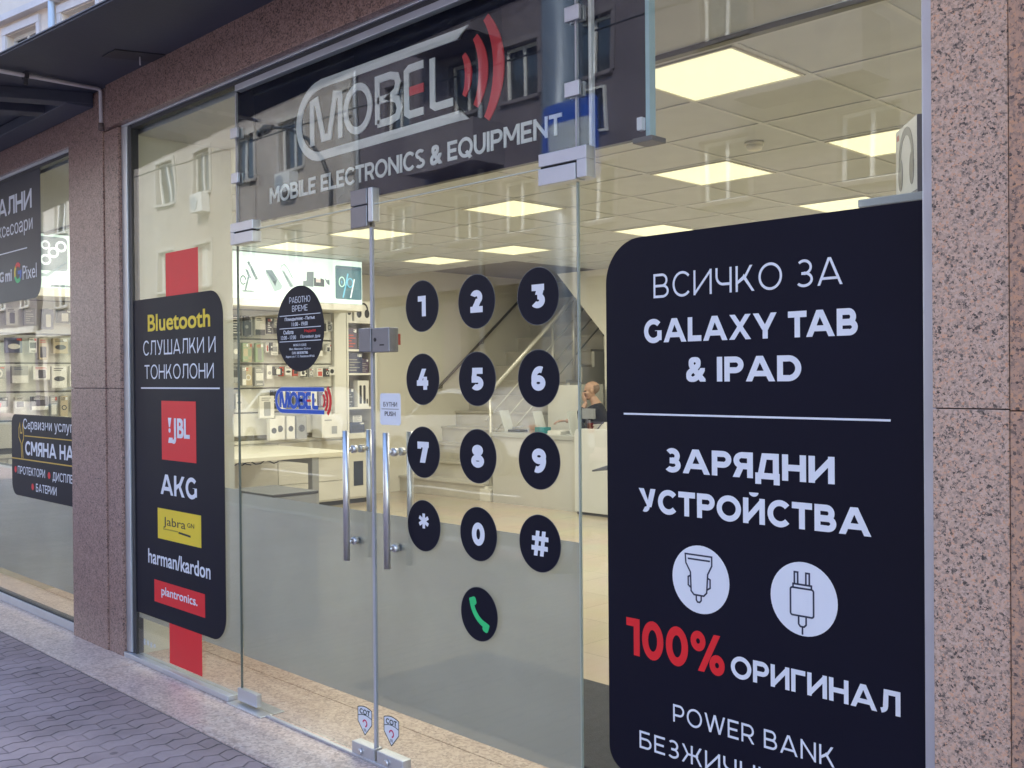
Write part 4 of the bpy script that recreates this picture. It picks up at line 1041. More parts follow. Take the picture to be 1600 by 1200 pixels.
# ================================================================== shop interior
PANEL = emit('light_diffuser', (1.0, 0.93, 0.58), 1.12 * KEX)
LFRAME = mat('light_frame', (0.70, 0.68, 0.60), 0.5)
LAMP_W = 19.0 * KEX
def ceiling_light(x, y, label):
    x0, x1, y0, y1 = x + 0.018, x + TP - 0.018, y + 0.018, y + TQ - 0.018
    l = thing('ceiling_light', label, 'ceiling light', ((x0 + x1) / 2, (y0 + y1) / 2, CZ), 'square ceiling light panels')
    q = MB()
    for a, b, c_, d in ((x0, x0 + 0.012, y0, y1), (x1 - 0.012, x1, y0, y1), (x0 + 0.012, x1 - 0.012, y0, y0 + 0.012), (x0 + 0.012, x1 - 0.012, y1 - 0.012, y1)):
        q.box(a, b, c_, d, CZ - 0.012, CZ - 0.001)
    q.build('frame', LFRAME, l)
    MB().box(x0 + 0.0125, x1 - 0.0125, y0 + 0.0125, y1 - 0.0125, CZ - 0.008, CZ - 0.002).build('diffuser', PANEL, l)
    ld = bpy.data.lights.new('lamp', 'AREA'); ld.shape = 'RECTANGLE'; ld.size = TP - 0.08; ld.size_y = TQ - 0.08
    ld.energy = LAMP_W; ld.color = (1.0, 0.935, 0.79)
    lo = bpy.data.objects.new('lamp', ld); COL.objects.link(lo); lo.parent = l; lo.location = (0, 0, -0.014)
rows = {1.15: ('partly added front row', (-6.12, -4.84, -2.92, -1.0, 0.28)), 3.04: ('middle row', (-6.12, -4.84, -2.92, -1.0, 0.28)), 4.93: ('back row', (-6.12, -4.84, -2.92, -1.0)), 6.82: ('added row over the counter', (-2.92, -1.0))}  # front row's inner panels and the counter row are added, unseen, for more light
where = {-6.12: 'above the backlit display', -4.84: 'second from the backlit display', -2.92: 'right of the door meeting line', -1.0: 'above the poster corner', 0.28: 'nearest the pink granite pier'}
for y, (rn, cols) in rows.items():
    for x in cols: ceiling_light(x, y, 'square lit ceiling panel in the %s, %s' % (rn, where[x]))
sd_ = thing('smoke_detector', 'small round white smoke detector on the shop ceiling', 'smoke detector', (0.0, 2.78, CZ))
q = MB(); q.tube([(0.0, 2.78, CZ - 0.0), (0.0, 2.78, CZ - 0.02)], 0.055, 24).tube([(0.0, 2.78, CZ - 0.02), (0, 2.78, CZ - 0.045), (0, 2.78, CZ - 0.052)], [0.05, 0.042, 0.02], 24)
q.build('housing', WHITEF, sd_)

# ---- backlit display above the slat wall
GLOW = emit('backlit_print', (0.80, 0.97, 0.86), 1.0 * KEX)
lb = thing('light_box', 'long backlit white display sign with accessory pictures above the product wall', 'light box', (-6.6, 2.5, 2.3))
MB().box(-6.95, -6.455, 0.7, 4.662, 2.335, 2.845).build('case', mat('light_box_case', (0.45, 0.47, 0.45), 0.5), lb)
MB().box(-6.455, -6.448, 0.71, 4.655, 2.34, 2.838).build('backlit_panel', GLOW, lb)
MB().box(-6.955, -6.440, 0.7, 4.66, 2.262, 2.334).build('lower_ledge', WHITEF, lb, bevel=0.004)
def glow_print(name, c): return emit(name, c, KEX)
P1, P2, P3, P4 = glow_print('print_dark', (0.05, 0.075, 0.08)), glow_print('print_mid', (0.15, 0.20, 0.21)), glow_print('print_light', (0.33, 0.43, 0.42)), glow_print('print_blue', (0.16, 0.55, 0.75))
XA, XB = -6.4475, -6.446
def pic(sets, m):
    q = MB()
    for s in sets: q.prism(s, XA, XB, 'x')
    q.build('picture', m, lb)
def picl(pts, wd, m, dx=0.0):
    q = MB(); ribbon(q, pts, wd, XA + dx, XB + dx, axis='x'); q.build('picture', m, lb)
pic([[(3.155, 2.73), (3.18, 2.74), (3.285, 2.56), (3.255, 2.54)], [(3.13, 2.66), (3.165, 2.64), (3.205, 2.56), (3.17, 2.56)], [(3.09, 2.425), (3.10, 2.41), (3.26, 2.415), (3.20, 2.43)]], P2)
picl([(3.17, 2.57), (3.15, 2.50), (3.13, 2.425)], 0.022, P2)
picl([(3.105 + 0.03 * math.cos(R(a)), 2.535 + 0.045 * math.sin(R(a))) for a in range(0, 350, 25)], 0.014, P2)
pic([[(3.375, 2.665), (3.455, 2.67), (3.585, 2.50), (3.57, 2.46), (3.485, 2.43), (3.375, 2.63)]], P3)
pic([[(3.38, 2.655), (3.455, 2.66), (3.52, 2.575), (3.46, 2.54)]], P2); pic([[(3.46, 2.54), (3.52, 2.57), (3.495, 2.49)]], P1)
picl([(3.565, 2.68), (3.575, 2.72), (3.61, 2.735), (3.65, 2.70), (3.715, 2.59)], 0.012, P3)
pic([[(3.575, 2.67), (3.605, 2.67), (3.735, 2.50), (3.68, 2.485)]], P3)
picl([(3.60, 2.65), (3.70, 2.50)], 0.012, P2, 0.0002)
pic([[(3.90, 2.675), (3.99, 2.68), (3.985, 2.51), (3.85, 2.515), (3.85, 2.57), (3.895, 2.575)]], P2)
pic([[(3.992, 2.615), (4.02, 2.615), (4.02, 2.565), (4.08, 2.565), (4.08, 2.615), (4.13, 2.60), (4.13, 2.52), (3.992, 2.52)]], P1); pic([[(4.02, 2.60), (4.08, 2.60), (4.08, 2.568), (4.02, 2.568)]], glow_print('print_pink', (0.75, 0.55, 0.5)))
pic([[(4.135, 2.62), (4.16, 2.60), (4.20, 2.60), (4.20, 2.54), (4.165, 2.56)]], P2)
pic([rrect(4.282, 4.648, 2.392, 2.775, .02, .02, .02, .02, 5)], glow_print('print_teal', (0.055, 0.16, 0.19)))
pic([[(4.29, 2.74), (4.64, 2.73), (4.64, 2.76), (4.29, 2.765)]], P2)
picl([(4.37 + 0.038 * math.cos(R(a)), 2.59 + 0.055 * math.sin(R(a))) for a in range(0, 361, 20)], 0.011, glow_print('print_green_white', (0.6, 1.0, 0.8)), 0.0012)
picl([(4.485 + 0.038 * math.cos(R(a)), 2.585 + 0.05 * math.sin(R(a))) for a in range(0, 361, 20)], 0.012, P4, 0.0012)
picl([(4.455, 2.69), (4.42, 2.54), (4.385, 2.41)], 0.018, P4, 0.0012); picl([(4.49, 2.41), (4.545, 2.63)], 0.016, glow_print('print_white', (0.9, 1, 1)), 0.0012)
pic([[(4.36, 2.60), (4.375, 2.60), (4.368, 2.565), (4.38, 2.59)]], P4)
# phone camera picture at the left end
pic([rrect(0.84, 1.275, 2.50, 2.815, 0, .03, .05, .0, 6)], P2); pic([[(0.84, 2.47), (1.09, 2.44), (1.275, 2.585), (1.275, 2.60), (1.08, 2.47), (0.84, 2.50)]], P3)
for cy_, cz_, rr in ((1.215, 2.73, 0.052), (1.145, 2.67, 0.05), (1.075, 2.735, 0.042), (1.075, 2.60, 0.05), (0.96, 2.70, 0.05)):
    q = MB().prism(disc(cy_, cz_, rr, 24), XA + 0.001, XB + 0.001, 'x'); q.build('picture', glow_print('print_white', (0.9, 1, 1)), lb)
    q = MB().prism(disc(cy_, cz_, rr * 0.6, 20), XA + 0.002, XB + 0.002, 'x'); q.build('picture', P2, lb)
pic([[(1.13, 2.372), (1.36, 2.372), (1.36, 2.352), (1.11, 2.352)]], P2)

# ---- slat wall, base cabinets
slatm = mat('slat_panel', (0.70, 0.68, 0.60), 0.5, vary=0.02)
sl = thing('slat_wall', 'white slatted product wall under the backlit display sign', 'display wall', (-7.0, 2.5, 0.8))
MB().box(-7.7, -7.0, 0.3, 4.64, GZ, 0.775).build('core', WHITEF, sl) if False else None
zs = [0.835, 1.10, 1.375, 1.65, 1.93, 2.262]
q = MB()
for a, b in zip(zs, zs[1:]): q.box(-6.985, -6.95, 0.5, 4.565, a + 0.008, b - 0.008)
q.build('slat_panel', slatm, sl, bevel=0.004)
MB().box(-7.0, -6.9855, 0.5, 4.64, 0.79, 2.262).build('backing', mat('slat_groove', (0.20, 0.19, 0.16), 0.7), sl)
MB().box(-7.0, -6.90, 4.57, 4.745, 0.79, 2.42).build('end_panel', WHITEF, sl, bevel=0.004)
bcab = thing('base_cabinet', 'long low white drawer cabinet under the slatted product wall', 'cabinet', (-7.2, 2.6, GZ))
MB().box(-7.69, -7.005, 0.3, 5.245, GZ + 0.06, 0.742).build('carcass', WHITEF, bcab)
MB().box(-7.69, -6.985, 0.3, 4.745, 0.7445, 0.785).build('worktop', mat('warm_white_top', (0.72, 0.70, 0.62), 0.35, vary=0.02), bcab, bevel=0.004)
MB().box(-7.65, -7.06, 0.35, 5.22, GZ, GZ + 0.0595).build('plinth', mat('dark_plinth', (0.08, 0.08, 0.08), 0.7), bcab)
for y0 in (0.9, 1.88, 2.86, 3.84):
    for z0, z1 in ((0.02, 0.24), (0.25, 0.515), (0.525, 0.735)):
        q = MB().box(-7.0045, -6.988, y0 + 0.004, y0 + 0.972 if y0 < 3.8 else 4.74, z0, z1)
        dr = q.build('drawer', WHITEF, bcab, bevel=0.003)

# ---- niche shelf unit at the end of the product wall
nu = thing('shelf_unit', 'tall narrow white shelf unit with open niches beside the product wall', 'shelf unit', (-7.1, 5.0, GZ))
MB().box(-7.69, -6.895, 4.75, 4.775, 0.79, 2.175).box(-7.69, -6.895, 5.165, 5.19, 0.79, 2.175).build('side_panel', WHITEF, nu)
MB().box(-7.69, -7.45, 4.776, 5.164, 0.79, 2.175).build('back_panel', mat('niche_back', (0.58, 0.57, 0.52), 0.6), nu)
for z in (0.80, 1.115, 1.53, 1.82, 2.165): MB().box(-7.449, -6.90, 4.7755, 5.1645, z - 0.012, z + 0.012).build('shelf', WHITEF, nu)
MB().box(-7.69, -6.895, 4.75, 5.19, 0.745, 0.788).build('cabinet_top', WHITEF, nu)
MB().box(-7.0045, -6.99, 4.76, 5.10, 0.02, 0.735).build('cabinet_door', WHITEF, nu, bevel=0.003)
MB().box(-6.9895, -6.985, 4.90, 5.04, 0.16, 0.46).build('dark_panel', mat('smoked_panel', (0.05, 0.06, 0.09), 0.25), nu)

# ---- products
PC = {}
def pcol(n, c, r=0.45): return mat('carton_' + n, c, r, vary=0.05, scale=14)
PW, PG, PD, PR, PN, PB, PP, PGR = pcol('white', (0.74, 0.72, 0.66)), pcol('grey', (0.30, 0.30, 0.29)), pcol('black', (0.035, 0.035, 0.037)), pcol('red', (0.52, 0.07, 0.04)), pcol('kraft', (0.48, 0.40, 0.26)), pcol('navy', (0.06, 0.07, 0.13)), pcol('plum', (0.10, 0.07, 0.11)), pcol('green', (0.30, 0.38, 0.24))
TAGW = mat('tag_white', (0.80, 0.80, 0.76), 0.5)
def product(name, label, group, y0, y1, z0, z1, body, art, dx=0.05, xf=-6.85, kind='rect', seed=0):
    """a retail carton: body, printed picture, and a hang tab when it hangs on a hook"""
    o = thing(name, label, 'product box', (xf - dx / 2, (y0 + y1) / 2, z0), group)
    MB().box(xf - dx, xf, y0 + 0.002, y1 - 0.002, z0, z1).build('carton', body, o, bevel=0.0015)
    rg = random.Random(seed); w_, h_ = y1 - y0, z1 - z0
    if kind == 'rect':
        kk = rg.choice(('panel', 'phone', 'ring', 'oval', 'split', 'window', 'lines'))
        q = MB(); e = xf + 0.0012; a0_, b0_ = y0 + w_ * 0.5, z0 + h_ * 0.42
        if kk == 'panel': q.box(xf, e, y0 + w_ * 0.14, y1 - w_ * 0.14, z0 + h_ * 0.10, z0 + h_ * rg.uniform(0.55, 0.75))
        elif kk == 'phone': q.prism(rrect(y0 + w_ * .30, y1 - w_ * .26, z0 + h_ * .10, z0 + h_ * .74, .01, .01, .01, .01, 4), xf, e, 'x')
        elif kk == 'ring': l_, r_ = stroke([(a0_ + w_ * .28 * math.cos(R(t_)), b0_ + w_ * .28 * math.sin(R(t_))) for t_ in range(0, 360, 24)], w_ * .11, True); q.strip(l_, r_, xf, e, 'x', True)
        elif kk == 'oval': q.prism([(a0_ + w_ * .36 * math.cos(R(t_)), b0_ + w_ * .17 * math.sin(R(t_))) for t_ in range(0, 360, 20)], xf, e, 'x')
        elif kk == 'split': q.box(xf, e, y0 + 0.003, y1 - 0.003, z0 + 0.002, z0 + h_ * rg.uniform(0.25, 0.5))
        elif kk == 'window': q.box(xf, e, y0 + w_ * .12, y1 - w_ * .12, z0 + h_ * .30, z0 + h_ * .70).box(xf, e, y0 + w_ * .2, y1 - w_ * .2, z0 + h_ * .08, z0 + h_ * .14)
        else:
            for i in range(5): q.box(xf, e, y0 + w_ * .14, y0 + w_ * rg.uniform(.45, .86), z0 + h_ * (.12 + .13 * i), z0 + h_ * (.17 + .13 * i))
        q.build('printed_picture', art, o)
        q = MB()
        for i in range(2): q.box(xf, xf + 0.0011, y0 + w_ * 0.14, y0 + w_ * (0.5 + 0.3 * rg.random()), z1 - h_ * (0.12 + 0.09 * i), z1 - h_ * (0.08 + 0.09 * i))
        q.build('printed_band', rg.choice((art, art, PR, PB)), o)
        if rg.random() < 0.6: MB().box(xf, xf + 0.001, y1 - w_ * 0.34, y1 - w_ * 0.06, z1 - h_ * 0.2, z1 - h_ * 0.05).build('price_tag', rg.choice((TAGW, TAGW, PR)), o)
    elif kind == 'round':
        q = MB().prism(disc((y0 + y1) / 2, z0 + h_ * 0.45, min(w_, h_) * 0.30, 20), xf, xf + 0.0012, 'x'); q.build('printed_picture', art, o)
    elif kind == 'bars':
        q = MB().prism(rrect(y0 + w_ * .16, y0 + w_ * .36, z0 + h_ * .12, z0 + h_ * .82, .008, .008, .008, .008, 4), xf, xf + .0012, 'x').prism(rrect(y0 + w_ * .5, y0 + w_ * .7, z0 + h_ * .12, z0 + h_ * .82, .008, .008, .008, .008, 4), xf, xf + .0012, 'x').box(xf, xf + .0012, y0 + w_ * .78, y0 + w_ * .9, z0 + h_ * .12, z0 + h_ * .3)
        q.build('printed_picture', art, o)
    return o
def hook(o, y, z, xf):
    MB().tube([(-6.95, y, z), (xf + 0.03, y, z + 0.004)], 0.003, 6).build('hook', STEEL, o)
HG = 'retail boxes on the slatted product wall'
rows_ = [
 ('top hook row', [(3.06, 3.17, 1.97, 2.18, PD, PG), (3.18, 3.30, 1.96, 2.18, PD, PW), (3.32, 3.385, 1.96, 2.18, PD, PG), (3.39, 3.46, 1.95, 2.18, PG, PD), (3.48, 3.61, 1.97, 2.18, PW, PD), (3.62, 3.69, 1.99, 2.17, PD, PW), (3.695, 3.755, 2.06, 2.17, PG, PW), (3.76, 3.82, 2.0, 2.17, PD, PR), (3.83, 3.90, 1.98, 2.17, PW, PD), (3.92, 3.99, 1.96, 2.17, PD, PW), (4.0, 4.06, 2.02, 2.17, PP, PW), (4.07, 4.15, 1.98, 2.17, PG, PD), (4.16, 4.23, 2.0, 2.17, PD, PW), (4.25, 4.32, 2.0, 2.17, PG, PD), (4.34, 4.42, 2.02, 2.17, PW, PD), (4.44, 4.53, 2.04, 2.15, PG, PD)]),
 ('second hook row', [(3.08, 3.17, 1.67, 1.89, PW, PGR), (3.18, 3.28, 1.70, 1.89, PG, PW), (3.30, 3.37, 1.67, 1.88, PGR, PN), (3.375, 3.45, 1.67, 1.88, PN, PGR), (3.48, 3.585, 1.67, 1.88, PGR, PG), (3.60, 3.64, 1.78, 1.89, PW, PR), (3.645, 3.68, 1.80, 1.89, PD, PW), (3.69, 3.785, 1.75, 1.89, PW, PG), (3.80, 3.86, 1.76, 1.89, PD, PW), (3.87, 3.93, 1.72, 1.89, PW, PD), (3.97, 4.08, 1.70, 1.89, PG, PW), (4.10, 4.16, 1.74, 1.89, PP, PW), (4.17, 4.23, 1.72, 1.89, PW, PB), (4.27, 4.36, 1.74, 1.89, PD, PW), (4.40, 4.45, 1.79, 1.88, PW, PD), (4.455, 4.51, 1.80, 1.88, PD, PW)]),
 ('third hook row', [(3.10, 3.18, 1.42, 1.62, PG, PW), (3.185, 3.27, 1.44, 1.62, PD, PG), (3.29, 3.34, 1.41, 1.62, PG, PW), (3.35, 3.45, 1.41, 1.62, PN, PW), (3.47, 3.59, 1.40, 1.61, PG, PW), (3.61, 3.68, 1.48, 1.63, PW, PG), (3.685, 3.80, 1.52, 1.62, PD, PW), (3.81, 3.855, 1.51, 1.62, PR, PW), (3.86, 3.945, 1.52, 1.62, PW, PD), (3.955, 4.02, 1.51, 1.60, PR, PD), (4.04, 4.11, 1.51, 1.59, PW, PD), (4.12, 4.17, 1.50, 1.60, PD, PW), (4.18, 4.24, 1.50, 1.60, PG, PW), (4.28, 4.36, 1.50, 1.60, PW, PR), (4.38, 4.44, 1.50, 1.60, PD, PW), (4.47, 4.56, 1.52, 1.62, PW, PD)]),
 ('fourth hook row', [(3.10, 3.20, 1.13, 1.32, PG, PD), (3.22, 3.30, 1.15, 1.32, PW, PG), (3.50, 3.69, 1.04, 1.29, PW, PG), (3.70, 3.775, 1.14, 1.35, PD, PW), (3.78, 3.86, 1.13, 1.35, PW, PD), (3.865, 3.945, 1.15, 1.35, PD, PG), (3.955, 4.02, 1.13, 1.34, PG, PD), (4.025, 4.085, 1.14, 1.34, PD, PW), (4.095, 4.18, 1.12, 1.34, PB, PW), (4.19, 4.275, 1.13, 1.34, PW, PD), (4.29, 4.37, 1.14, 1.33, PP, PG), (4.38, 4.46, 1.15, 1.33, PD, PW)]),
]
ORD = ['first', 'second', 'third', 'fourth', 'fifth', 'sixth', 'seventh', 'eighth', 'ninth', 'tenth', 'eleventh', 'twelfth', 'thirteenth', 'fourteenth', 'fifteenth', 'sixteenth']
CN = {}
for nm_, m_ in (('white', PW), ('grey', PG), ('black', PD), ('red', PR), ('kraft brown', PN), ('navy', PB), ('plum', PP), ('olive', PGR)): CN[m_.name] = nm_
sd2 = 0
for rn, its in rows_:
    for i, (y0, y1, z0, z1, bm_, am_) in enumerate(its):
        sd2 += 1
        o = product('product_box', '%s carton, %s along the %s of the slatted product wall' % (CN[bm_.name], ORD[i], rn), HG, y0, y1, z0, z1, bm_, am_, 0.035 + 0.02 * (sd2 % 3), -6.87 + 0.02 * (sd2 % 4), 'round' if sd2 % 5 == 3 else 'rect', sd2)
        hook(o, (y0 + y1) / 2, z1 - 0.006 + 0.012, -6.87 + 0.02 * (sd2 % 4))
# more boxes further left, seen through the left shop window
q0 = random.Random(3)
for ri, (zt, rn) in enumerate(((2.17, 'top'), (1.89, 'second'), (1.62, 'third'), (1.33, 'fourth'))):
    y = 0.72
    i = 0
    while y < 1.75:
        w_ = q0.uniform(0.06, 0.16); h_ = q0.uniform(0.10, 0.21)
        bm_ = q0.choice([PW, PW, PD, PG, PD, PG, PN, PB]); am_ = PD if bm_ in (PW, PN) else PW
        o = product('product_box', '%s carton, %s in the %s hook row behind the left shop window' % (CN[bm_.name], ORD[i], rn), HG, y, y + w_, zt - h_, zt, bm_, am_, 0.05, -6.86, 'rect', i + 40 * ri)
        hook(o, y + w_ / 2, zt + 0.006, -6.86)
        y += w_ + q0.uniform(0.01, 0.06); i += 1
CG = 'boxes standing on the drawer cabinet'
for lab, a in (('small white carton with a round black picture standing in front on the cabinet', (3.61, 3.72, 0.785, 1.03, PW, PD, 'round', -6.78)),
               ('white carton with a dark earbud case picture standing left on the cabinet', (3.73, 3.855, 0.93, 1.06, PW, PD, 'round', -6.86)),
               ('white carton with a black oval picture in the middle of the cabinet', (3.88, 3.99, 0.91, 1.05, PW, PD, 'round', -6.86)),
               ('grey carton with a smart watch picture on the cabinet', (4.01, 4.15, 0.89, 1.05, PG, PD, 'round', -6.86))):
    y0, y1, z0, z1, bm_, am_, kd, xf = a
    o = product('product_box', lab, CG, y0, y1, 0.786, z1, bm_, am_, 0.07, xf, kd)
o = product('product_box', 'large white carton with small dark squares at the right end of the cabinet', CG, 4.26, 4.56, 0.787, 1.06, PW, PG, 0.2, -6.72, 'none')
MB().box(-6.72, -6.7188, 4.40, 4.475, 0.83, 0.92).box(-6.72, -6.7188, 4.30, 4.40, 0.985, 0.998).build('printed_picture', PG, o)
NG = 'boxes in the niches of the tall shelf unit'
hb_ = product('product_box', 'white headphone carton on top of the tall shelf unit', NG, 4.865, 5.145, 2.1775, 2.425, PW, PD, 0.12, -6.90, 'none')
def headphone_art(mb, cy_, cz_, s, x0, x1, axis='x'):
    pts = [(cy_ + s * 0.42 * math.cos(R(a)) , cz_ + s * (0.05 + 0.52 * math.sin(R(a)))) for a in range(-20, 215, 12)]
    l, r = stroke(pts, s * 0.15); mb.strip(l, r, x0, x1, axis)
    for sx in (-0.40, 0.36): mb.prism([(cy_ + s * sx + s * 0.24 * math.cos(R(a)), cz_ - s * 0.22 + s * 0.34 * math.sin(R(a))) for a in range(0, 360, 18)], x0 + (0.0003 if axis == 'x' else 0), x1 + 0.0003, axis)
q = MB(); headphone_art(q, 5.0, 2.305, 0.155, -6.90, -6.8988); q.build('printed_picture', PD, hb_)
product('product_box', 'small white carton beside the headphone carton on the shelf unit', NG, 4.765, 4.85, 2.1775, 2.39, PW, PD, 0.08, -6.92, 'round')
product('product_box', 'dark carton with a red stripe in the uppermost niche', NG, 4.79, 4.94, 1.8325, 2.09, PP, PR, 0.1, -6.95)
product('product_box', 'black carton in the uppermost niche', NG, 4.95, 5.12, 1.8325, 2.03, PD, PG, 0.1, -6.97)
product('product_box', 'dark navy carton filling the second niche', NG, 4.79, 5.02, 1.5425, 1.79, PB, PG, 0.12, -6.95)
product('product_box', 'plum carton leaning at the right of the second niche', NG, 5.03, 5.15, 1.5425, 1.72, PP, PG, 0.12, -7.0)
product('product_box', 'white carton showing two black speaker bars in the third niche', NG, 4.92, 5.09, 1.1275, 1.45, PW, PD, 0.1, -6.92, 'bars')
product('product_box', 'black carton behind the white speaker carton in the third niche', NG, 4.785, 4.905, 1.1275, 1.36, PD, PG, 0.1, -6.98)
product('product_box', 'flat navy carton in the lowest niche', NG, 4.81, 5.03, 0.8125, 0.94, PB, PD, 0.14, -6.93)
product('product_box', 'small white carton on top of the flat navy carton', NG, 4.88, 5.02, 0.9405, 1.02, PW, PG, 0.1, -6.97)
# red capped item in the left window
o = thing('display_jar', 'red capped dark display jar on the cabinet behind the left window', 'jar', (-6.5, 0.30, 0.78))
MB().tube([(-6.7, 0.66, 0.786), (-6.7, 0.66, 1.20), (-6.7, 0.66, 1.24)], [0.075, 0.075, 0.05], 20).build('jar_body', PD, o); MB().tube([(-6.7, 0.66, 1.241), (-6.7, 0.66, 1.27), (-6.7, 0.66, 1.33)], [0.09, 0.095, 0.05], 20).build('cap', mat('bright_red_plastic', (0.75, 0.03, 0.05), 0.35), o)

# ---- table in front of the wall
tb = thing('display_table', 'long white table with grey legs in front of the product wall', 'table', (-5.7, 2.4, GZ))
MB().box(-6.97, -5.42, 1.1, 3.76, 0.685, 0.725).build('table_top', mat('table_white', (0.76, 0.73, 0.62), 0.4, vary=0.02), tb, bevel=0.003)
for x, y in ((-5.47, 3.32), (-5.47, 1.3)): MB().box(x - 0.045, x + 0.035, y - 0.04, y + 0.04, GZ, 0.6845).build('leg', GREYF, tb, bevel=0.004)
MB().box(-6.9, -5.52, 3.30, 3.34, 0.62, 0.684).box(-6.9, -5.52, 1.28, 1.32, 0.62, 0.684).build('apron', GREYF, tb)
q = MB()
for k in range(3): q.tube([(-5.45, 1.9 + k * 0.3 + 0.05 * i, 0.672 - 0.018 * math.sin(i * 1.7 + k)) for i in range(9)], 0.006, 6)
tag(q.build('loose_cable', mat('black_cable', (0.02, 0.02, 0.02), 0.6), loc=(-5.45, 2.3, 0.67)), 'black cables hanging just under the edge of the white table', 'cable')

# ---- stairs against the side wall
STEP = mat('stair_stone', (0.60, 0.57, 0.50), 0.45, vary=0.12, scale=3)
RISE, RUN, SY = 0.213, 0.256, 6.16
sr = thing('staircase', 'stone staircase rising along the cream side wall to the upper floor', 'stairs', (-6.8, 7.5, GZ))
N = 13
for i in range(N):
    z1 = GZ + RISE * (i + 1) - 0.0; y0 = SY + RUN * i
    q = MB().box(-7.699, -6.02, y0 + 0.012, y0 + RUN + (0.3 if i < N - 1 else 0.012), z1 - RISE + (0 if i == 0 else -0.06), z1 - 0.03)
    q.box(-7.699, -6.0, y0 - 0.012, y0 + RUN + 0.012, z1 - 0.0298, z1)
    q.build('step', STEP, sr, bevel=0.003)
q = MB(); poly = [(SY + 0.02, GZ)]
for i in range(N): poly += [(SY + 0.02 + RUN * i, GZ + RISE * (i + 1) - 0.034), (SY + 0.02 + RUN * (i + 1), GZ + RISE * (i + 1) - 0.034)]
poly += [(SY + RUN * N + 0.02, GZ)]
q.prism(poly, -6.019, -5.96, 'x').build('side_wall', CREAM, sr)
MB().box(-7.699, -5.96, SY + RUN * N + 0.025, 9.98, GZ + RISE * N - 0.2, GZ + RISE * N).build('landing', STEP, sr)
# cream stepped skirting on the wall side
q = MB(); poly = []
for i in range(N): poly += [(SY + RUN * i - 0.03, GZ + RISE * i), (SY + RUN * i - 0.03, GZ + RISE * (i + 1) + 0.035)]
poly += [(SY + RUN * N, GZ + RISE * N + 0.035), (SY + RUN * N, GZ + RISE * N)]
for i in reversed(range(N)): poly += [(SY + RUN * (i + 1) , GZ + RISE * (i + 1)), (SY + RUN * i, GZ + RISE * (i + 1) )] if False else []
hr_ = thing('wall_handrail', 'dark wall handrail climbing the cream wall beside the stairs', 'handrail', (-7.65, 7.5, 1.9))
sl_ = RISE / RUN
def hz_(y, z0, y0): return z0 + (y - y0) * 0.80
MB().tube([(-7.64, 6.55, hz_(6.55, 1.39, 6.89)), (-7.64, 9.0, hz_(9.0, 1.39, 6.89))], 0.019, 10).build('rail', mat('dark_bronze', (0.16, 0.145, 0.12), 0.4, 0.5), hr_)
for y in (6.9, 7.7, 8.5): MB().tube([(-7.70, y, hz_(y, 1.39, 6.89) - 0.07), (-7.65, y, hz_(y, 1.39, 6.89) - 0.06), (-7.64, y, hz_(y, 1.39, 6.89) - 0.02)], 0.008, 8).build('bracket', MATS['dark_bronze'], hr_)
rl = thing('stair_railing', 'pale metal stair railing with sloping rods on the open side', 'railing', (-5.98, 7.2, GZ))
RAILM = mat('railing_steel', (0.60, 0.58, 0.50), 0.35, 0.4)
top = lambda y: 1.352 + (y - 6.344) * 0.796
MB().tube([(-5.99, 6.26, top(6.26)), (-5.99, 8.9, top(8.9))], 0.028, 12).build('top_rail', RAILM, rl)
for off in (-0.29, -0.56): MB().tube([(-5.99, 6.19, top(6.19) + off), (-5.99, 8.9, top(8.9) + off)], 0.011, 8).build('rod', RAILM, rl)
MB().tube([(-5.99, 6.19, top(6.19) - 0.80), (-5.99, 8.9, top(8.9) - 0.80)], 0.011, 8).build('rod', RAILM, rl)
for y in (6.27, 7.42, 7.84, 8.6):
    zb = GZ if y < 6.4 else GZ + RISE * math.floor((y - SY) / RUN + 1)
    MB().tube([(-5.99, y, zb), (-5.99, y, top(y) - 0.01)], 0.021 if y < 7.6 else 0.026, 12).build('post', RAILM, rl)
tag(MB().box(-6.05, -5.86, 6.13, 6.34, GZ, 0.09).build('newel_block', WHITEF, bevel=0.005, loc=(-5.95, 6.2, GZ)), 'low cream block at the foot of the stair railing', 'block')
# wall with the sloping edge in front of the stairs
struct(MB().prism([(-5.16, GZ), (2.42, GZ), (2.42, 2.85), (-5.97, 2.849), (-5.97, 2.84), (-5.16, 2.0)], 7.5, 7.6).build('partition_wall', CREAM))
fa = thing('fire_alarm_sign', 'small red and white fire point sign on the cream wall beside the lock', 'sign', (-7.69, 6.1, 2.0))
MB().box(-7.699, -7.69, 6.0, 6.2, 1.93, 2.08).build('panel', PR, fa); MB().box(-7.69, -7.688, 6.03, 6.12, 1.96, 2.05).build('symbol', PW, fa)

# ---- service counter with what stands on it
cn = thing('service_counter', 'long pale service counter across the back of the shop', 'counter', (-3.5, 6.4, GZ))
MB().box(-5.83, 2.0, 6.15, 6.19, GZ, 0.748).build('front_panel', mat('counter_beige', (0.56, 0.55, 0.51), 0.4, vary=0.03), cn)
MB().box(-5.85, 2.0, 6.13, 6.80, 0.75, 0.80).build('counter_top', mat('counter_grey', (0.42, 0.42, 0.39), 0.35), cn, bevel=0.004)
MB().box(-5.82, -5.78, 6.191, 6.78, GZ, 0.748).build('end_panel', MATS['counter_beige'], cn)
cb = thing('counter_cabinet', 'white rounded cabinet block at the front of the service counter', 'cabinet', (-4.0, 6.0, GZ))
MB().prism(rrect(-4.36, -2.9, GZ + 0.03, 0.895, 0, 0, .06, .06, 6), 6.02, 6.128).build('body', mat('cabinet_grey_white', (0.66, 0.67, 0.66), 0.3, vary=0.02), cb, bevel=0.006)
MB().box(-4.34, -2.92, 6.04, 6.12, GZ, GZ + 0.0298).build('plinth', MATS['dark_plinth'], cb)
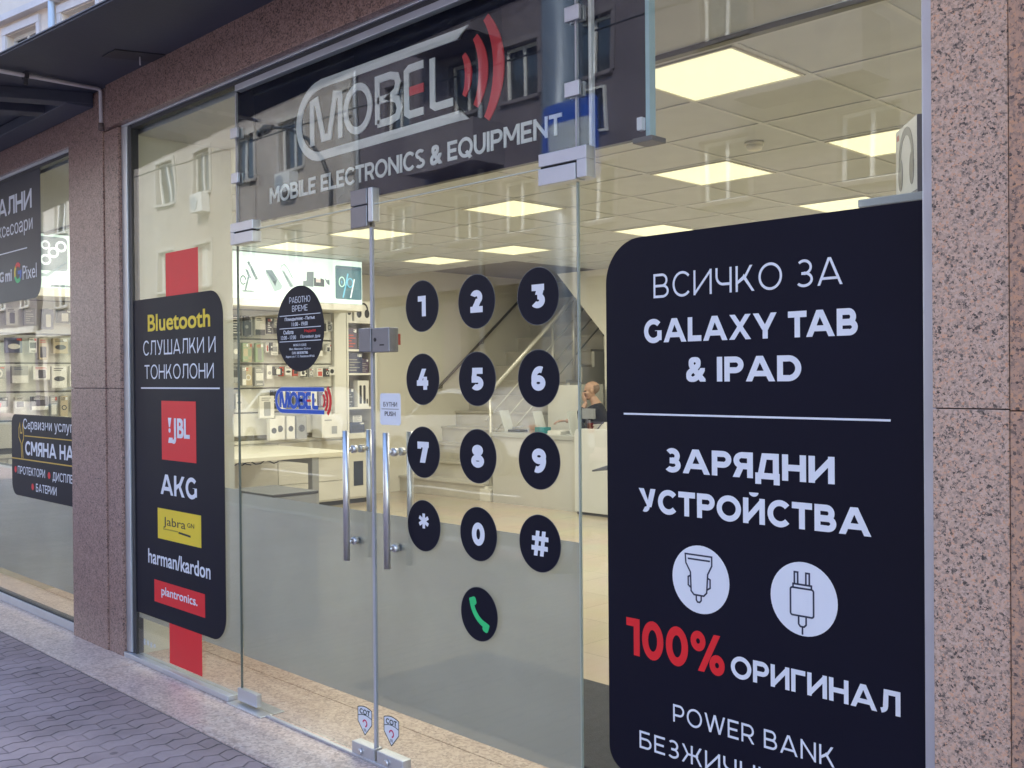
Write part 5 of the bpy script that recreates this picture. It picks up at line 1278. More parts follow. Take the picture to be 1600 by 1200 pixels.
ACR = mat('clear_acrylic', (0.55, 0.56, 0.52), 0.2, vary=0.02)
for (xa, za, xb, zb), l in (((-5.885, 1.06, -5.78, 0.80), 'leaning clear acrylic sign holder at the left end of the counter'), ((-5.305, 1.06, -5.215, 0.80), 'leaning clear acrylic sign holder beside the teal box'),
                            ((-4.735, 1.07, -4.69, 0.80), 'leaning clear acrylic sign holder in front of the seated man')):
    h = thing('sign_holder', l, 'sign holder', (xb, 6.4, 0.80), 'acrylic sign holders on the counter')
    q = MB().bar((xa, 6.40, za), (xb, 6.40, zb + 0.004), 0.012, 0.16, (0, 1, 0)); q.build('display_sheet', ACR, h); MB().box(xb - 0.06, xb + 0.03, 6.32, 6.48, 0.8005, 0.806).build('foot', ACR, h)
tag(MB().box(-5.25, -5.09, 6.30, 6.42, 0.8005, 0.875).build('teal_box', mat('teal_plastic', (0.03, 0.26, 0.28), 0.4), bevel=0.006, loc=(-5.17, 6.36, 0.8)), 'small teal plastic box on the counter under the digit six sticker', 'box')
q = MB()
for i in range(4): q.box(-4.985 + 0.006 * (i % 2), -4.785 + 0.004 * i, 6.24 + 0.003 * i, 6.50, 0.8005 + 0.011 * i, 0.811 + 0.011 * i)
tag(q.build('paper_stack', PW, loc=(-4.88, 6.37, 0.8)), 'low stack of white papers on the counter right of the teal box', 'papers')
o = thing('stapler', 'black stapler and tape dispenser block on the counter', 'stapler', (-4.8, 6.6, 0.8)); MB().prism([(-4.88, 0.8005), (-4.73, 0.8005), (-4.73, 0.88), (-4.78, 0.94), (-4.84, 0.94), (-4.85, 0.88), (-4.88, 0.86)], 6.58, 6.64).build('body', PD, o, bevel=0.004)
o = thing('key_tray', 'dark tray of small tools on the counter left of the teal box', 'tray', (-5.63, 6.4, 0.8)); MB().box(-5.74, -5.53, 6.33, 6.47, 0.8005, 0.83).build('tray', PD, o, bevel=0.004); MB().tube([(-5.72, 6.38, 0.845), (-5.58, 6.44, 0.875)], 0.008, 8).tube([(-5.66, 6.44, 0.842), (-5.56, 6.36, 0.86)], 0.006, 8).build('tool', STEEL, o)
tb_ = thing('card_terminal', 'grey counter display on a stand between the glass edge and the man', 'monitor', (-4.5, 6.45, 0.8))
MB().box(-4.615, -4.43, 6.44, 6.47, 0.985, 1.105).build('screen', mat('grey_plastic', (0.27, 0.28, 0.30), 0.4), tb_, bevel=0.004); MB().box(-4.57, -4.53, 6.445, 6.465, 0.8065, 0.986).box(-4.60, -4.46, 6.40, 6.52, 0.8005, 0.806).build('stand', PD, tb_)
q = MB(); q.box(-4.57, -4.34, 6.55, 6.75, 0.8005, 0.862); o = q.build('cardboard_box', pcol('cardboard', (0.34, 0.22, 0.12)), bevel=0.003, loc=(-4.45, 6.65, 0.8)); tag(o, 'flat brown cardboard box on the counter in front of the seated man', 'box')
q = MB()
for i in range(5): q.box(-4.56 + 0.008 * (i % 3), -4.35 + 0.004 * i, 6.57, 6.73 - 0.004 * i, 0.8625 + 0.011 * i, 0.873 + 0.011 * i)
tag(q.build('paper_stack', PW, loc=(-4.45, 6.65, 0.86)), 'pile of white papers on top of the brown cardboard box', 'papers')
o = thing('document_tray', 'white slanted document holder at the right of the paper pile', 'tray', (-4.25, 6.4, 0.8)); MB().prism([(-4.34, 0.8005), (-4.16, 0.8005), (-4.16, 0.96), (-4.18, 0.96)], 6.33, 6.52).build('body', PW, o); MB().bar((-4.33, 6.325, 0.83), (-4.19, 6.325, 0.965), 0.006, 0.012, (0, 1, 0)).build('edge_strip', PB, o)
wc = thing('wall_cabinet', 'white cabinet standing behind the counter in front of the stairs', 'cabinet', (-5.6, 7.0, GZ))
MB().box(-5.74, -5.19, 7.05, 7.40, GZ, 1.37).build('body', WHITEF, wc, bevel=0.004); MB().box(-5.185, -5.10, 7.06, 7.40, GZ, 1.38).build('side_column', mat('grey_column', (0.34, 0.34, 0.30), 0.5), wc)

# ---- office chair in front of the counter, facing the product wall
CX, CY = -3.02, 5.75
oc = thing('office_chair', 'dark office chair with chrome foot, mostly hidden behind the big poster', 'chair', (CX, CY, GZ))
MB().prism(rrect(CX - 0.18, CX + 0.28, CY - 0.24, CY + 0.24, .09, .09, .09, .09, 5), 0.36, 0.43, 'z').build('seat', PD, oc, bevel=0.02)
MB().prism(rrect(CY - 0.21, CY + 0.21, 0.50, 0.98, .09, .09, .12, .12, 5), CX + 0.30, CX + 0.35, 'x').build('backrest', PD, oc, bevel=0.02)
MB().bar((CX + 0.26, CY, 0.40), (CX + 0.31, CY, 0.56), 0.06, 0.015).build('back_bar', STEEL, oc)
for sx in (-1, 1):
    y = CY + sx * 0.27
    MB().tube([(CX - 0.02, y, 0.40), (CX - 0.04, y + sx * 0.03, 0.55)], 0.014, 8).build('arm_post', STEEL, oc)
    MB().tube([(CX + 0.18, y + sx * 0.03, 0.56), (CX - 0.1, y + sx * 0.03, 0.572), (CX - 0.36, y + sx * 0.02, 0.555), (CX - 0.60, y, 0.505)], [0.022, 0.03, 0.028, 0.010], 10).build('armrest', mat('navy_pad', (0.05, 0.06, 0.10), 0.5), oc)
MB().tube([(CX, CY, 0.36), (CX, CY, 0.10)], 0.025, 12).build('gas_column', STEEL, oc)
for i in range(5):
    a = R(i * 72 + 180); e = (CX + 0.46 * math.cos(a), CY + 0.46 * math.sin(a))
    ft = MB().tube([(CX, CY, 0.13), (CX + 0.25 * math.cos(a), CY + 0.25 * math.sin(a), 0.12), (e[0], e[1], 0.06)], [0.026, 0.022, 0.014], 8).build('foot', STEEL, oc)
    MB().tube([(e[0] - 0.014 * math.sin(a), e[1] + 0.014 * math.cos(a), -0.018), (e[0] + 0.014 * math.sin(a), e[1] - 0.014 * math.cos(a), -0.018)], 0.04, 14).build('caster', PD, ft)

# ---- headphone carton on the display stand behind the big poster
hs2 = thing('display_stand', 'white display stand behind the big poster, its top just showing', 'stand', (2.0, 0.3, GZ))
MB().box(1.955, 2.20, 0.16, 0.48, 1.930, 1.952).build('top_shelf', mat('pale_blue_top', (0.55, 0.62, 0.68), 0.4), hs2, bevel=0.003)
MB().box(1.97, 2.19, 0.18, 0.46, GZ, 1.9295).build('column', WHITEF, hs2)
hp = thing('headphone_box', 'white headphone carton with dark sides beside the pink granite pier', 'product box', (2.06, 0.3, 1.962))
MB().box(2.0, 2.17, 0.29, 0.40, 1.9625, 2.182).build('carton', pcol('navy_side', (0.10, 0.11, 0.15)), hp, bevel=0.002)
MB().box(1.9985, 2.0605, 0.2895, 0.2935, 1.964, 2.180).build('front_face', PW, hp) if False else None
q = MB()
A_, u_, v_ = Vector((2.109, 0.186, 0)), Vector((-0.632, 0.775, 0)), Vector((0.775, 0.632, 0))
cc = A_ + u_ * 0.105 + v_ * 0.045
q.obox((cc.x, cc.y, 2.0565), u_ * 0.105, v_ * 0.045, (0, 0, 0.104))
bpy.data.objects.remove([o for o in hp.children][0])
q.build('carton', PC.get('x') or MATS['carton_navy_side'], hp, bevel=0.0015)
def on_face(pts, d0, d1):
    """flat shapes on the carton's street-facing side; pts are (along the face from the near edge, height)"""
    n = len(pts); vv = []
    for d in (d0, d1):
        for a, b in pts:
            P_ = A_ + u_ * a - v_ * d; vv.append((P_.x, P_.y, b))
    return vv, [tuple(range(n)), tuple(range(2 * n - 1, n - 1, -1))] + [(i, i + n, (i + 1) % n + n, (i + 1) % n) for i in range(n)]
q = MB(); q.add(*on_face([(0.002, 1.965), (0.208, 1.965), (0.208, 2.158), (0.002, 2.158)], 0.0, 0.0008)); q.build('front_face', PW, hp)
q = MB()
pts = [(0.105 + 0.062 * math.cos(R(a)), 2.065 + 0.075 * math.sin(R(a))) for a in range(-15, 200, 12)]
l, r = stroke(pts, 0.022)
for i in range(len(l) - 1): q.add(*on_face([l[i], l[i + 1], r[i + 1], r[i]], 0.0008, 0.0014))
for sx in (0.05, 0.16): q.add(*on_face([(sx + 0.022 * math.cos(R(a)), 2.03 + 0.045 * math.sin(R(a))) for a in range(0, 360, 20)], 0.0009, 0.0016))
q.build('printed_picture', PD, hp)
q = MB(); q.add(*on_face([(0.175, 2.13), (0.195, 2.13), (0.195, 2.145), (0.175, 2.145)], 0.0008, 0.0014)); q.build('printed_mark', PR, hp)

# ================================================================== the man behind the counter
def skin_mesh(chains, sub=2):
    """chains: list of lists of (point, radius); first point of later chains may repeat an earlier point to join it"""
    me = bpy.data.meshes.new('body'); vs_, es_, rs_ = [], [], []
    idx = {}
    for ch in chains:
        prev = None
        for p, r in ch:
            k = tuple(round(c, 4) for c in p)
            if k not in idx:
                idx[k] = len(vs_); vs_.append(p); rs_.append(r)
            i = idx[k]
            if prev is not None: es_.append((prev, i))
            prev = i
    me.from_pydata(vs_, es_, [])
    o = bpy.data.objects.new('body', me); COL.objects.link(o)
    o.modifiers.new('s', 'SKIN')
    if not me.skin_vertices: bpy.context.view_layer.update()
    for i, r in enumerate(rs_): me.skin_vertices[0].data[i].radius = (r, r)
    me.skin_vertices[0].data[0].use_root = True
    ss = o.modifiers.new('d', 'SUBSURF'); ss.levels = sub; ss.render_levels = sub
    dg = bpy.context.evaluated_depsgraph_get(); dg.update()
    m2 = bpy.data.meshes.new_from_object(o.evaluated_get(dg))
    out = ([Vector(v.co) for v in m2.vertices], [tuple(p.vertices) for p in m2.polygons])
    bpy.data.objects.remove(o); bpy.data.meshes.remove(me); bpy.data.meshes.remove(m2)
    return out
def remesh(parts, voxel):
    me = bpy.data.meshes.new('body'); vs_, fs_ = [], []
    for v, f in parts:
        o_ = len(vs_); vs_ += v; fs_ += [tuple(o_ + i for i in x) for x in f]
    me.from_pydata(vs_, [], fs_)
    o = bpy.data.objects.new('body', me); COL.objects.link(o)
    rm = o.modifiers.new('r', 'REMESH'); rm.mode = 'VOXEL'; rm.voxel_size = voxel
    sm_ = o.modifiers.new('s', 'SMOOTH'); sm_.factor = 0.5; sm_.iterations = 3
    dg = bpy.context.evaluated_depsgraph_get(); dg.update()
    m2 = bpy.data.meshes.new_from_object(o.evaluated_get(dg))
    bpy.data.objects.remove(o); bpy.data.meshes.remove(me)
    return m2
def ball(c, rx, ry, rz, n=20, m=14, frame=None):
    F_, L_, U_ = frame
    v, f = [], []
    for i in range(m + 1):
        t_ = math.pi * i / m
        for k in range(n):
            a = 2 * math.pi * k / n
            v.append(c + F_ * (rx * math.sin(t_) * math.cos(a)) + L_ * (ry * math.sin(t_) * math.sin(a)) + U_ * (rz * math.cos(t_)))
    for i in range(m):
        for k in range(n): f.append((i * n + k, i * n + (k + 1) % n, (i + 1) * n + (k + 1) % n, (i + 1) * n + k))
    return v, f
F = Vector((-0.80, -0.60, 0)); Lf = Vector((0.60, -0.80, 0)); Up = Vector((0, 0, 1))
man = thing('person', 'bald man in a dark navy top sitting behind the counter, chin on his hand', 'person', (-4.72, 7.0, GZ))
HC = Vector((-4.865, 6.90, 1.308))
tilt = 0.12
HF = (F - Up * tilt).normalized(); HU = (Up + F * tilt).normalized(); fr = (HF, Lf, HU)
H = lambda f_, l_, u_: HC + HF * f_ + Lf * l_ + HU * u_
head = [ball(H(-0.012, 0, 0.028), 0.094, 0.073, 0.082, frame=fr), ball(H(0.022, 0, -0.032), 0.062, 0.058, 0.078, frame=fr), ball(H(0.050, 0, -0.088), 0.032, 0.036, 0.022, frame=fr),
        ball(H(0.088, 0, -0.024), 0.018, 0.012, 0.026, frame=fr), ball(H(0.100, 0, -0.036), 0.012, 0.014, 0.010, frame=fr), ball(H(0.078, 0.0, 0.012), 0.014, 0.05, 0.010, frame=fr),
        ball(H(0.080, 0, -0.062), 0.010, 0.024, 0.008, frame=fr), ball(H(0.078, 0, -0.073), 0.010, 0.022, 0.008, frame=fr)]
for s_ in (-1, 1): head += [ball(H(-0.008, s_ * 0.074, -0.014), 0.016, 0.009, 0.030, frame=fr), ball(H(0.045, s_ * 0.04, -0.028), 0.03, 0.022, 0.022, frame=fr)]
N_ = HC - F * 0.055 - Up * 0.145
pel = N_ - F * 0.20 + Up * (0.47 - N_.z)
def tup(v): return (v.x, v.y, v.z)
chest = N_ - F * 0.05 - Up * 0.16; belly = (chest + pel) / 2 + F * 0.03
def shoulder(s_): return N_ + Lf * (0.185 * s_) - Up * 0.065 - F * 0.01
elbL = N_ + Lf * 0.20 + F * 0.22 - Up * 0.20
hndL = HC + HF * 0.075 + Lf * 0.055 - HU * 0.135
elbR = N_ - Lf * 0.22 + F * 0.20 - Up * 0.235
hndR = elbR + F * 0.19 + Lf * 0.12 + Up * 0.005
def leg(s_):
    hip = pel + Lf * 0.10 * s_; kn = hip + F * 0.40 + Up * 0.02; an = kn + Up * (0.03 - kn.z) - F * 0.02; toe = an + F * 0.17 - Up * 0.045
    return hip, kn, an, toe
ch = [[(tup(pel), 0.135), (tup(belly), 0.14), (tup(chest), 0.145), (tup(N_ - Up * 0.04), 0.075), (tup(N_ + F * 0.01), 0.058), (tup(HC - Up * 0.06 - F * 0.01), 0.056)]]
for s_, e_, h_ in ((1, elbL, hndL), (-1, elbR, hndR)):
    ch.append([(tup(chest), 0.145), (tup(shoulder(s_)), 0.062), (tup((shoulder(s_) + e_) / 2), 0.050), (tup(e_), 0.041), (tup((e_ + h_) / 2), 0.036), (tup(h_), 0.026)])
for s_ in (1, -1):
    hp_, kn, an, toe = leg(s_); ch.append([(tup(pel), 0.135), (tup(hp_ + F * 0.1), 0.085), (tup(kn), 0.058), (tup((kn + an) / 2), 0.050), (tup(an), 0.038), (tup(toe), 0.034)])
body_parts = [skin_mesh(ch)]
# hands: palm and five fingers each
def hand(w_, d_, n_, side):
    """w_ wrist, d_ pointing direction, n_ palm normal"""
    d_ = d_.normalized(); n_ = (n_ - d_ * n_.dot(d_)).normalized(); a_ = d_.cross(n_) * side
    out = [ball(w_ + d_ * 0.045, 0.050, 0.040, 0.016, 14, 10, (d_, a_, n_))]
    for k, (off, ln) in enumerate(((-0.030, 0.062), (-0.010, 0.076), (0.010, 0.080), (0.029, 0.070))):
        b0 = w_ + d_ * 0.078 + a_ * off
        out.append(skin_mesh([[(tup(b0 - d_ * 0.03), 0.009), (tup(b0), 0.0088), (tup(b0 + d_ * ln * 0.45 + n_ * 0.012), 0.008), (tup(b0 + d_ * ln * 0.72 + n_ * 0.030), 0.0075), (tup(b0 + d_ * ln * 0.78 + n_ * 0.050), 0.0065)]], 1))
    b0 = w_ + d_ * 0.025 + a_ * 0.03
    out.append(skin_mesh([[(tup(b0), 0.012), (tup(b0 + a_ * 0.03 + d_ * 0.02 + n_ * 0.01), 0.0105), (tup(b0 + a_ * 0.042 + d_ * 0.048 + n_ * 0.022), 0.009)]], 1))
    return out
body_parts += hand(hndL, HU * 0.8 + HF * 0.35 - Lf * 0.2, -HF * 0.6 - Lf * 0.3, 1) + hand(hndR, F + Lf * 0.3, -Up, -1)
bm_ = remesh(body_parts + head, 0.0065)
SKIN = mat('skin', (0.50, 0.31, 0.22), 0.5, vary=0.08, scale=20); STUB = mat('cropped_hair', (0.22, 0.15, 0.11), 0.8, vary=0.2, scale=60); LIP = mat('lips', (0.40, 0.16, 0.13), 0.5); EYE = mat('eye_dark', (0.05, 0.04, 0.035), 0.3)
for x in (SKIN, STUB, LIP, EYE): bm_.materials.append(x)
for p_ in bm_.polygons:
    d = Vector(p_.center) - HC; f_, l_, u_ = d.dot(HF), d.dot(Lf), d.dot(HU)
    mi = 0
    if abs(u_) < 0.16 and abs(f_) < 0.14 and abs(l_) < 0.10:
        if f_ < -0.035 and -0.06 < u_ < 0.055 and not (abs(l_) > 0.078): mi = 1
        elif f_ > 0.02 and u_ < -0.085: mi = 0
        if f_ > 0.072 and -0.079 < u_ < -0.056 and abs(l_) < 0.024: mi = 2
        if f_ > 0.055 and abs(u_ - 0.0) < 0.007 and 0.020 < abs(l_) < 0.044: mi = 3
    p_.material_index = mi; p_.use_smooth = True
off = root_loc(man)
for v in bm_.vertices: v.co = v.co - off
bm_.name = 'body'
bo = bpy.data.objects.new('body', bm_); COL.objects.link(bo); bo.parent = man
TOP = mat('navy_jersey', (0.018, 0.020, 0.035), 0.85, vary=0.2, scale=9, bump=0.3, bscale=25); TRO = mat('dark_trousers', (0.03, 0.032, 0.04), 0.85)
def garment(chains, name, m, grow):
    mm_ = remesh([skin_mesh([[(p, r + grow) for p, r in c_] for c_ in chains])], 0.011)
    for v in mm_.vertices: v.co = v.co - off
    mm_.materials.append(m)
    for p_ in mm_.polygons: p_.use_smooth = True
    mm_.name = name; o = bpy.data.objects.new(name, mm_); COL.objects.link(o); o.parent = man
garment([[(tup(pel + Up * 0.04), 0.14), (tup(belly), 0.142), (tup(chest), 0.147), (tup(N_ - Up * 0.055), 0.09)],
         [(tup(chest), 0.147), (tup(shoulder(1)), 0.064), (tup((shoulder(1) + elbL) / 2), 0.054), (tup(elbL), 0.046), (tup(elbL.lerp(hndL, 0.72)), 0.036)],
         [(tup(chest), 0.147), (tup(shoulder(-1)), 0.064), (tup((shoulder(-1) + elbR) / 2), 0.054), (tup(elbR), 0.046), (tup(elbR.lerp(hndR, 0.8)), 0.036)]], 'top', TOP, 0.010)
garment([[(tup(pel), 0.138)] + [(tup(x), r) for x, r in zip((leg(1)[0] + F * 0.1, leg(1)[1], leg(1)[2]), (0.088, 0.064, 0.05))], [(tup(pel), 0.138)] + [(tup(x), r) for x, r in zip((leg(-1)[0] + F * 0.1, leg(-1)[1], leg(-1)[2]), (0.088, 0.064, 0.05))]], 'trousers', TRO, 0.010)
st_ = thing('stool', 'low round stool under the seated man behind the counter', 'stool', (pel.x, pel.y, GZ))
MB().tube([(pel.x, pel.y, 0.27), (pel.x, pel.y, 0.31), (pel.x, pel.y, 0.325)], [0.17, 0.18, 0.15], 24).build('seat', PD, st_)
MB().tube([(pel.x, pel.y, GZ + 0.03), (pel.x, pel.y, 0.27)], 0.03, 12).build('column', STEEL, st_); MB().tube([(pel.x, pel.y, GZ), (pel.x, pel.y, GZ + 0.03)], [0.2, 0.17], 24).build('base', STEEL, st_)

# ================================================================== street and buildings opposite (seen mirrored in the glass)
WFR = mat('window_white', (0.62, 0.61, 0.58), 0.5); DGL = mat('dark_window_glass', (0.02, 0.024, 0.03), 0.05, spec=0.8); CURT = mat('blind_beige', (0.48, 0.45, 0.40), 0.8)
def facade(name, label, x0, x1, yf, wallm, nfl, wins, zb=4.3, pitch=3.25, wh=1.45, ww=1.25, depth=8, ground=True, trim=None, rotz=0.0, loc=None, blinds=0):
    """a street building: wall with real openings, framed windows with panes, cornice, shop floor"""
    b_ = thing(name, label, 'building', loc or ((x0 + x1) / 2, yf, -0.1))
    sgn = 1 if yf is None or yf < -5 else -1            # which way the facade looks (+1: towards +y)
    Y = lambda d: yf - sgn * d
    top_ = zb + nfl * pitch
    q = MB(); T = 0.35
    xs = [x0]
    for a in wins: xs += [a, a + ww]
    xs.append(x1)
    for k in range(nfl):
        z0, z1 = zb + k * pitch, zb + (k + 1) * pitch; wz0 = z0 + 0.95; wz1 = wz0 + wh
        q.box(x0, x1, Y(0), Y(T), z0, wz0); q.box(x0, x1, Y(0), Y(T), wz1, z1)
        for i in range(0, len(xs), 2): q.box(xs[i], xs[i + 1], Y(0), Y(T), wz0, wz1)
    q.box(x0, x1, Y(T + 0.3), Y(depth), -0.1, top_)
    if ground:
        q.box(x0, x1, Y(0), Y(T), 3.5, zb)
        n = max(2, int((x1 - x0) / 4)); s_ = (x1 - x0) / n
        for i in range(n + 1): q.box(max(x0, x0 + i * s_ - 0.35), min(x1, x0 + i * s_ + 0.35), Y(0), Y(T), -0.1, 3.5)
    else:
        q.box(x0, x1, Y(0), Y(T), -0.1, zb)
    q.build('wall', wallm, b_)
    if ground:
        q = MB().box(x0 + 0.3, x1 - 0.3, Y(T - 0.1), Y(T), 0.5, 3.4); q.build('shop_glazing', DGL, b_)
        q = MB().box(x0 + 0.3, x1 - 0.3, Y(T - 0.12), Y(T), -0.1, 0.5); q.build('shop_plinth', trim or wallm, b_)
    tr_ = trim or wallm
    q = MB().box(x0 - 0.1, x1 + 0.1, Y(-0.25), Y(0.0), zb - 0.30, zb - 0.02); q.box(x0 - 0.15, x1 + 0.15, Y(-0.4), Y(0.4), top_, top_ + 0.45); q.build('cornice', tr_, b_)
    k_ = 0
    for k in range(nfl):
        wz0 = zb + k * pitch + 0.95; wz1 = wz0 + wh
        for a in wins:
            k_ += 1
            q = MB()
            f_ = 0.07
            q.box(a, a + ww, Y(0.12), Y(0.2), wz0, wz0 + f_).box(a, a + ww, Y(0.12), Y(0.2), wz1 - f_, wz1).box(a, a + f_, Y(0.12), Y(0.2), wz0 + f_, wz1 - f_).box(a + ww - f_, a + ww, Y(0.12), Y(0.2), wz0 + f_, wz1 - f_)
            q.box(a + ww * 0.5 - f_ / 2, a + ww * 0.5 + f_ / 2, Y(0.12), Y(0.2), wz0 + f_, wz1 - f_)
            wo = q.build('window', WFR, b_)
            MB().box(a + 0.02, a + ww - 0.02, Y(0.16), Y(0.18), wz0 + 0.02, wz1 - 0.02).build('pane', DGL if (k_ * 7) % 5 or not blinds else CURT, wo)
            MB().box(a - 0.08, a + ww + 0.08, Y(-0.10), Y(0.12), wz0 - 0.08, wz0).build('sill', tr_, wo)
            q = MB().box(a - 0.14, a + ww + 0.14, Y(-0.05), Y(0), wz1 + 0.02, wz1 + 0.16).box(a - 0.14, a - 0.02, Y(-0.04), Y(0), wz0, wz1 + 0.02).box(a + ww + 0.02, a + ww + 0.14, Y(-0.04), Y(0), wz0, wz1 + 0.02); q.build('surround', tr_, wo)
    if rotz: b_.rotation_euler.z = rotz
    return b_
def rough_stone(name, c): return mat(name, c, 0.9, vary=0.16, scale=0.9, bump=0.4, bscale=8)
BLKM0 = mat('board_black', (0.015, 0.015, 0.018), 0.4)
LIGHTB, DARKB, MIDB = rough_stone('beige_render', (0.34, 0.30, 0.26)), rough_stone('brown_render', (0.11, 0.092, 0.105)), rough_stone('grey_beige_render', (0.42, 0.39, 0.34))
fB = facade('apartment_building', 'beige rendered apartment building across the street, mirrored at the left of the sign', -44, -20.35, -14.6, LIGHTB, 4, [-42.6, -39.2, -35.9, -32.6, -31.1 + 1.3, -27.0, -24.2], zb=3.75 + 0.0, pitch=3.2, wh=1.45, trim=mat('pale_trim', (0.40, 0.37, 0.33), 0.85, vary=0.1), blinds=1)
fD = facade('apartment_building', 'dark brown rendered apartment building across the street, mirrored in the shop sign', -20.3, 4.0, -14.6, DARKB, 4, [-18.9, -16.2, -14.3, -12.0, -8.6, -5.6, -2.6, 0.4], zb=3.95, pitch=3.2, wh=1.25, ww=1.1, trim=mat('dark_trim', (0.14, 0.12, 0.13), 0.85, vary=0.1))
fM = facade('apartment_building', 'grey beige apartment building across the street at the right', 4.1, 34, -14.6, MIDB, 4, [5.6, 9.0, 12.4, 15.8, 19.2, 22.6, 26.0, 29.4], zb=4.2, pitch=3.1, trim=MATS['pale_trim'])
q = MB()
for k in range(16):
    z0 = 4.1 + k * 0.8; w_ = 0.75 if k % 2 else 0.45
    q.box(-20.9 - w_ + 0.45, -20.36, -14.599, -14.54, z0, z0 + 0.72)
q.build('quoin', MATS['pale_trim'], fB)
MB().tube([(-20.1, -14.5, 0.2), (-20.1, -14.5, 16.5)], 0.06, 8).build('downpipe', GREYF, fD)
MB().tube([(-15.0, -14.5, 0.2), (-15.0, -14.5, 16.5)], 0.07, 8).build('downpipe', GREYF, fD)
for bx_, fz_ in ((-16.6, 6.7), (-16.6, 9.75), (-7.0, 6.7), (-7.0, 9.75)):
    bo_ = MB().box(bx_ - 0.2, bx_ + 2.3, -14.6, -13.6, fz_ - 0.15, fz_).box(bx_ - 0.2, bx_ + 2.3, -13.65, -13.6, fz_, fz_ + 0.9).box(bx_ - 0.2, bx_ - 0.15, -14.6, -13.65, fz_, fz_ + 0.9).box(bx_ + 2.25, bx_ + 2.3, -14.6, -13.65, fz_, fz_ + 0.9).build('balcony', MATS['dark_trim'], fD)
    q = MB()
    for i in range(4): q.tube([(bx_ - 0.1, -13.5 - 0.0, fz_ + 1.0 + 0.0), (bx_ + 2.2, -13.5, fz_ + 1.0)], 0.015, 6) if i == 0 else None
    q.build('rail', GREYF, bo_)
def ac_unit(x, z, label):
    a = thing('air_conditioner', label, 'air conditioner', (x, -14.4, z))
    MB().box(x - 0.42, x + 0.42, -14.59, -14.25, z, z + 0.62).build('casing', WFR, a, bevel=0.02)
    MB().tube([(x - 0.12, -14.248, z + 0.31), (x - 0.12, -14.23, z + 0.31)], 0.24, 20).build('fan_grille', GREYF, a)
ac_unit(-23.6, 7.15, 'white air conditioner box under a window of the beige building opposite')
ac_unit(-29.0, 7.2, 'white air conditioner box at the far left of the beige building opposite')
fW = facade('apartment_building', 'added dark apartment building far along the opposite side, screening the mirrored sky', -92, -44.6, -14.6, DARKB, 5, [-90, -86, -82, -78, -74, -70, -66, -62, -58, -54, -50, -47], zb=4.0, pitch=3.2, trim=MATS['pale_trim'])  # added to block open sky from the left window's reflection
db = thing('notice_frame', 'dark notice board with a pale frame on the brown building opposite', 'notice board', (-11.5, -14.55, 7.2))
MB().box(-11.95, -11.05, -14.59, -14.54, 6.85, 7.75).build('board', BLKM0, db); q = MB().box(-12.0, -11.951, -14.59, -14.52, 6.8, 7.8).box(-11.049, -11.0, -14.59, -14.52, 6.8, 7.8).box(-11.95, -11.05, -14.59, -14.52, 6.8, 6.849).box(-11.95, -11.05, -14.59, -14.52, 7.751, 7.8); q.build('frame', WFR, db)
# lamp with a curved arm on the far pavement
lp = thing('street_lamp', 'black street lamp with a curved arm on the far pavement', 'street lamp', (-17.6, -11.9, GZ))
BLKM = mat('black_iron', (0.02, 0.02, 0.022), 0.45, 0.3)
MB().tube([(-17.6, -11.9, GZ), (-17.6, -11.9, 0.9), (-17.6, -11.9, 6.3)], [0.11, 0.08, 0.055], 12).build('pole', BLKM, lp)
MB().tube([(-17.6, -11.9, 6.3), (-17.95, -11.9, 6.9), (-18.6, -11.9, 7.5), (-19.5, -11.9, 7.95), (-20.3, -11.9, 8.1)], [0.055, 0.05, 0.045, 0.04, 0.035], 10).build('arm', BLKM, lp)
MB().tube([(-20.15, -11.9, 8.10), (-20.5, -11.9, 8.10), (-20.9, -11.9, 8.05)], [0.05, 0.13, 0.09], 12).build('lamp_head', BLKM, lp)
# tram pole and parking sign at the near kerb
tp = thing('tram_pole', 'thick dark grey tram pole at the near kerb, mirrored beside the sign', 'pole', (-2.15, -3.45, GZ))
MB().tube([(-2.30, -3.62, GZ), (-2.30, -3.62, 0.4), (-2.30, -3.62, 9.0)], [0.22, 0.185, 0.16], 24).build('shaft', mat('grey_blue_steel', (0.14, 0.17, 0.21), 0.4, 0.3, vary=0.1), tp)
MB().tube([(-2.30, -3.62, GZ), (-2.30, -3.62, GZ + 0.25)], 0.28, 24).build('base', MATS['grey_blue_steel'], tp)
psn = thing('parking_sign', 'square blue bordered parking sign on a thin post at the near kerb', 'road sign', (-1.93, -3.34, GZ))
MB().prism(rrect(-2.22, -1.65, 2.95, 3.58, .05, .05, .05, .05, 6), -3.31, -3.302).build('sign_plate', mat('sign_blue', (0.02, 0.07, 0.36), 0.35), psn)
MB().prism(rrect(-2.15, -1.72, 3.00, 3.42, .03, .03, .03, .03, 5), -3.3015, -3.3005).build('white_field', mat('sign_grey_white', (0.42, 0.45, 0.48), 0.4), psn)
q = MB(); ribbon(q, [(-2.08, 3.06), (-2.08, 3.12), (-2.02, 3.13), (-1.98, 3.20), (-1.87, 3.20), (-1.83, 3.13), (-1.78, 3.12), (-1.78, 3.06)], 0.02, -3.300, -3.299, True); q.build('car_symbol', GREYP, psn)
MB().tube([(-1.93, -3.34, GZ), (-1.93, -3.34, 3.62)], 0.026, 10).build('post', GREYF, psn)
for i, (z, y) in enumerate(((6.6, -6.2), (6.9, -9.0), (5.9, -4.2))):
    q = MB().tube([(x, y, z - 0.35 * math.sin((x + 40) / 80 * math.pi)) for x in range(-45, 40, 5)], 0.014, 6)
    tag(q.build('overhead_wire', BLKM, loc=(0, y, z)), ('middle', 'farther', 'nearer')[i] + ' of the thin black overhead wires along the street', 'wire')
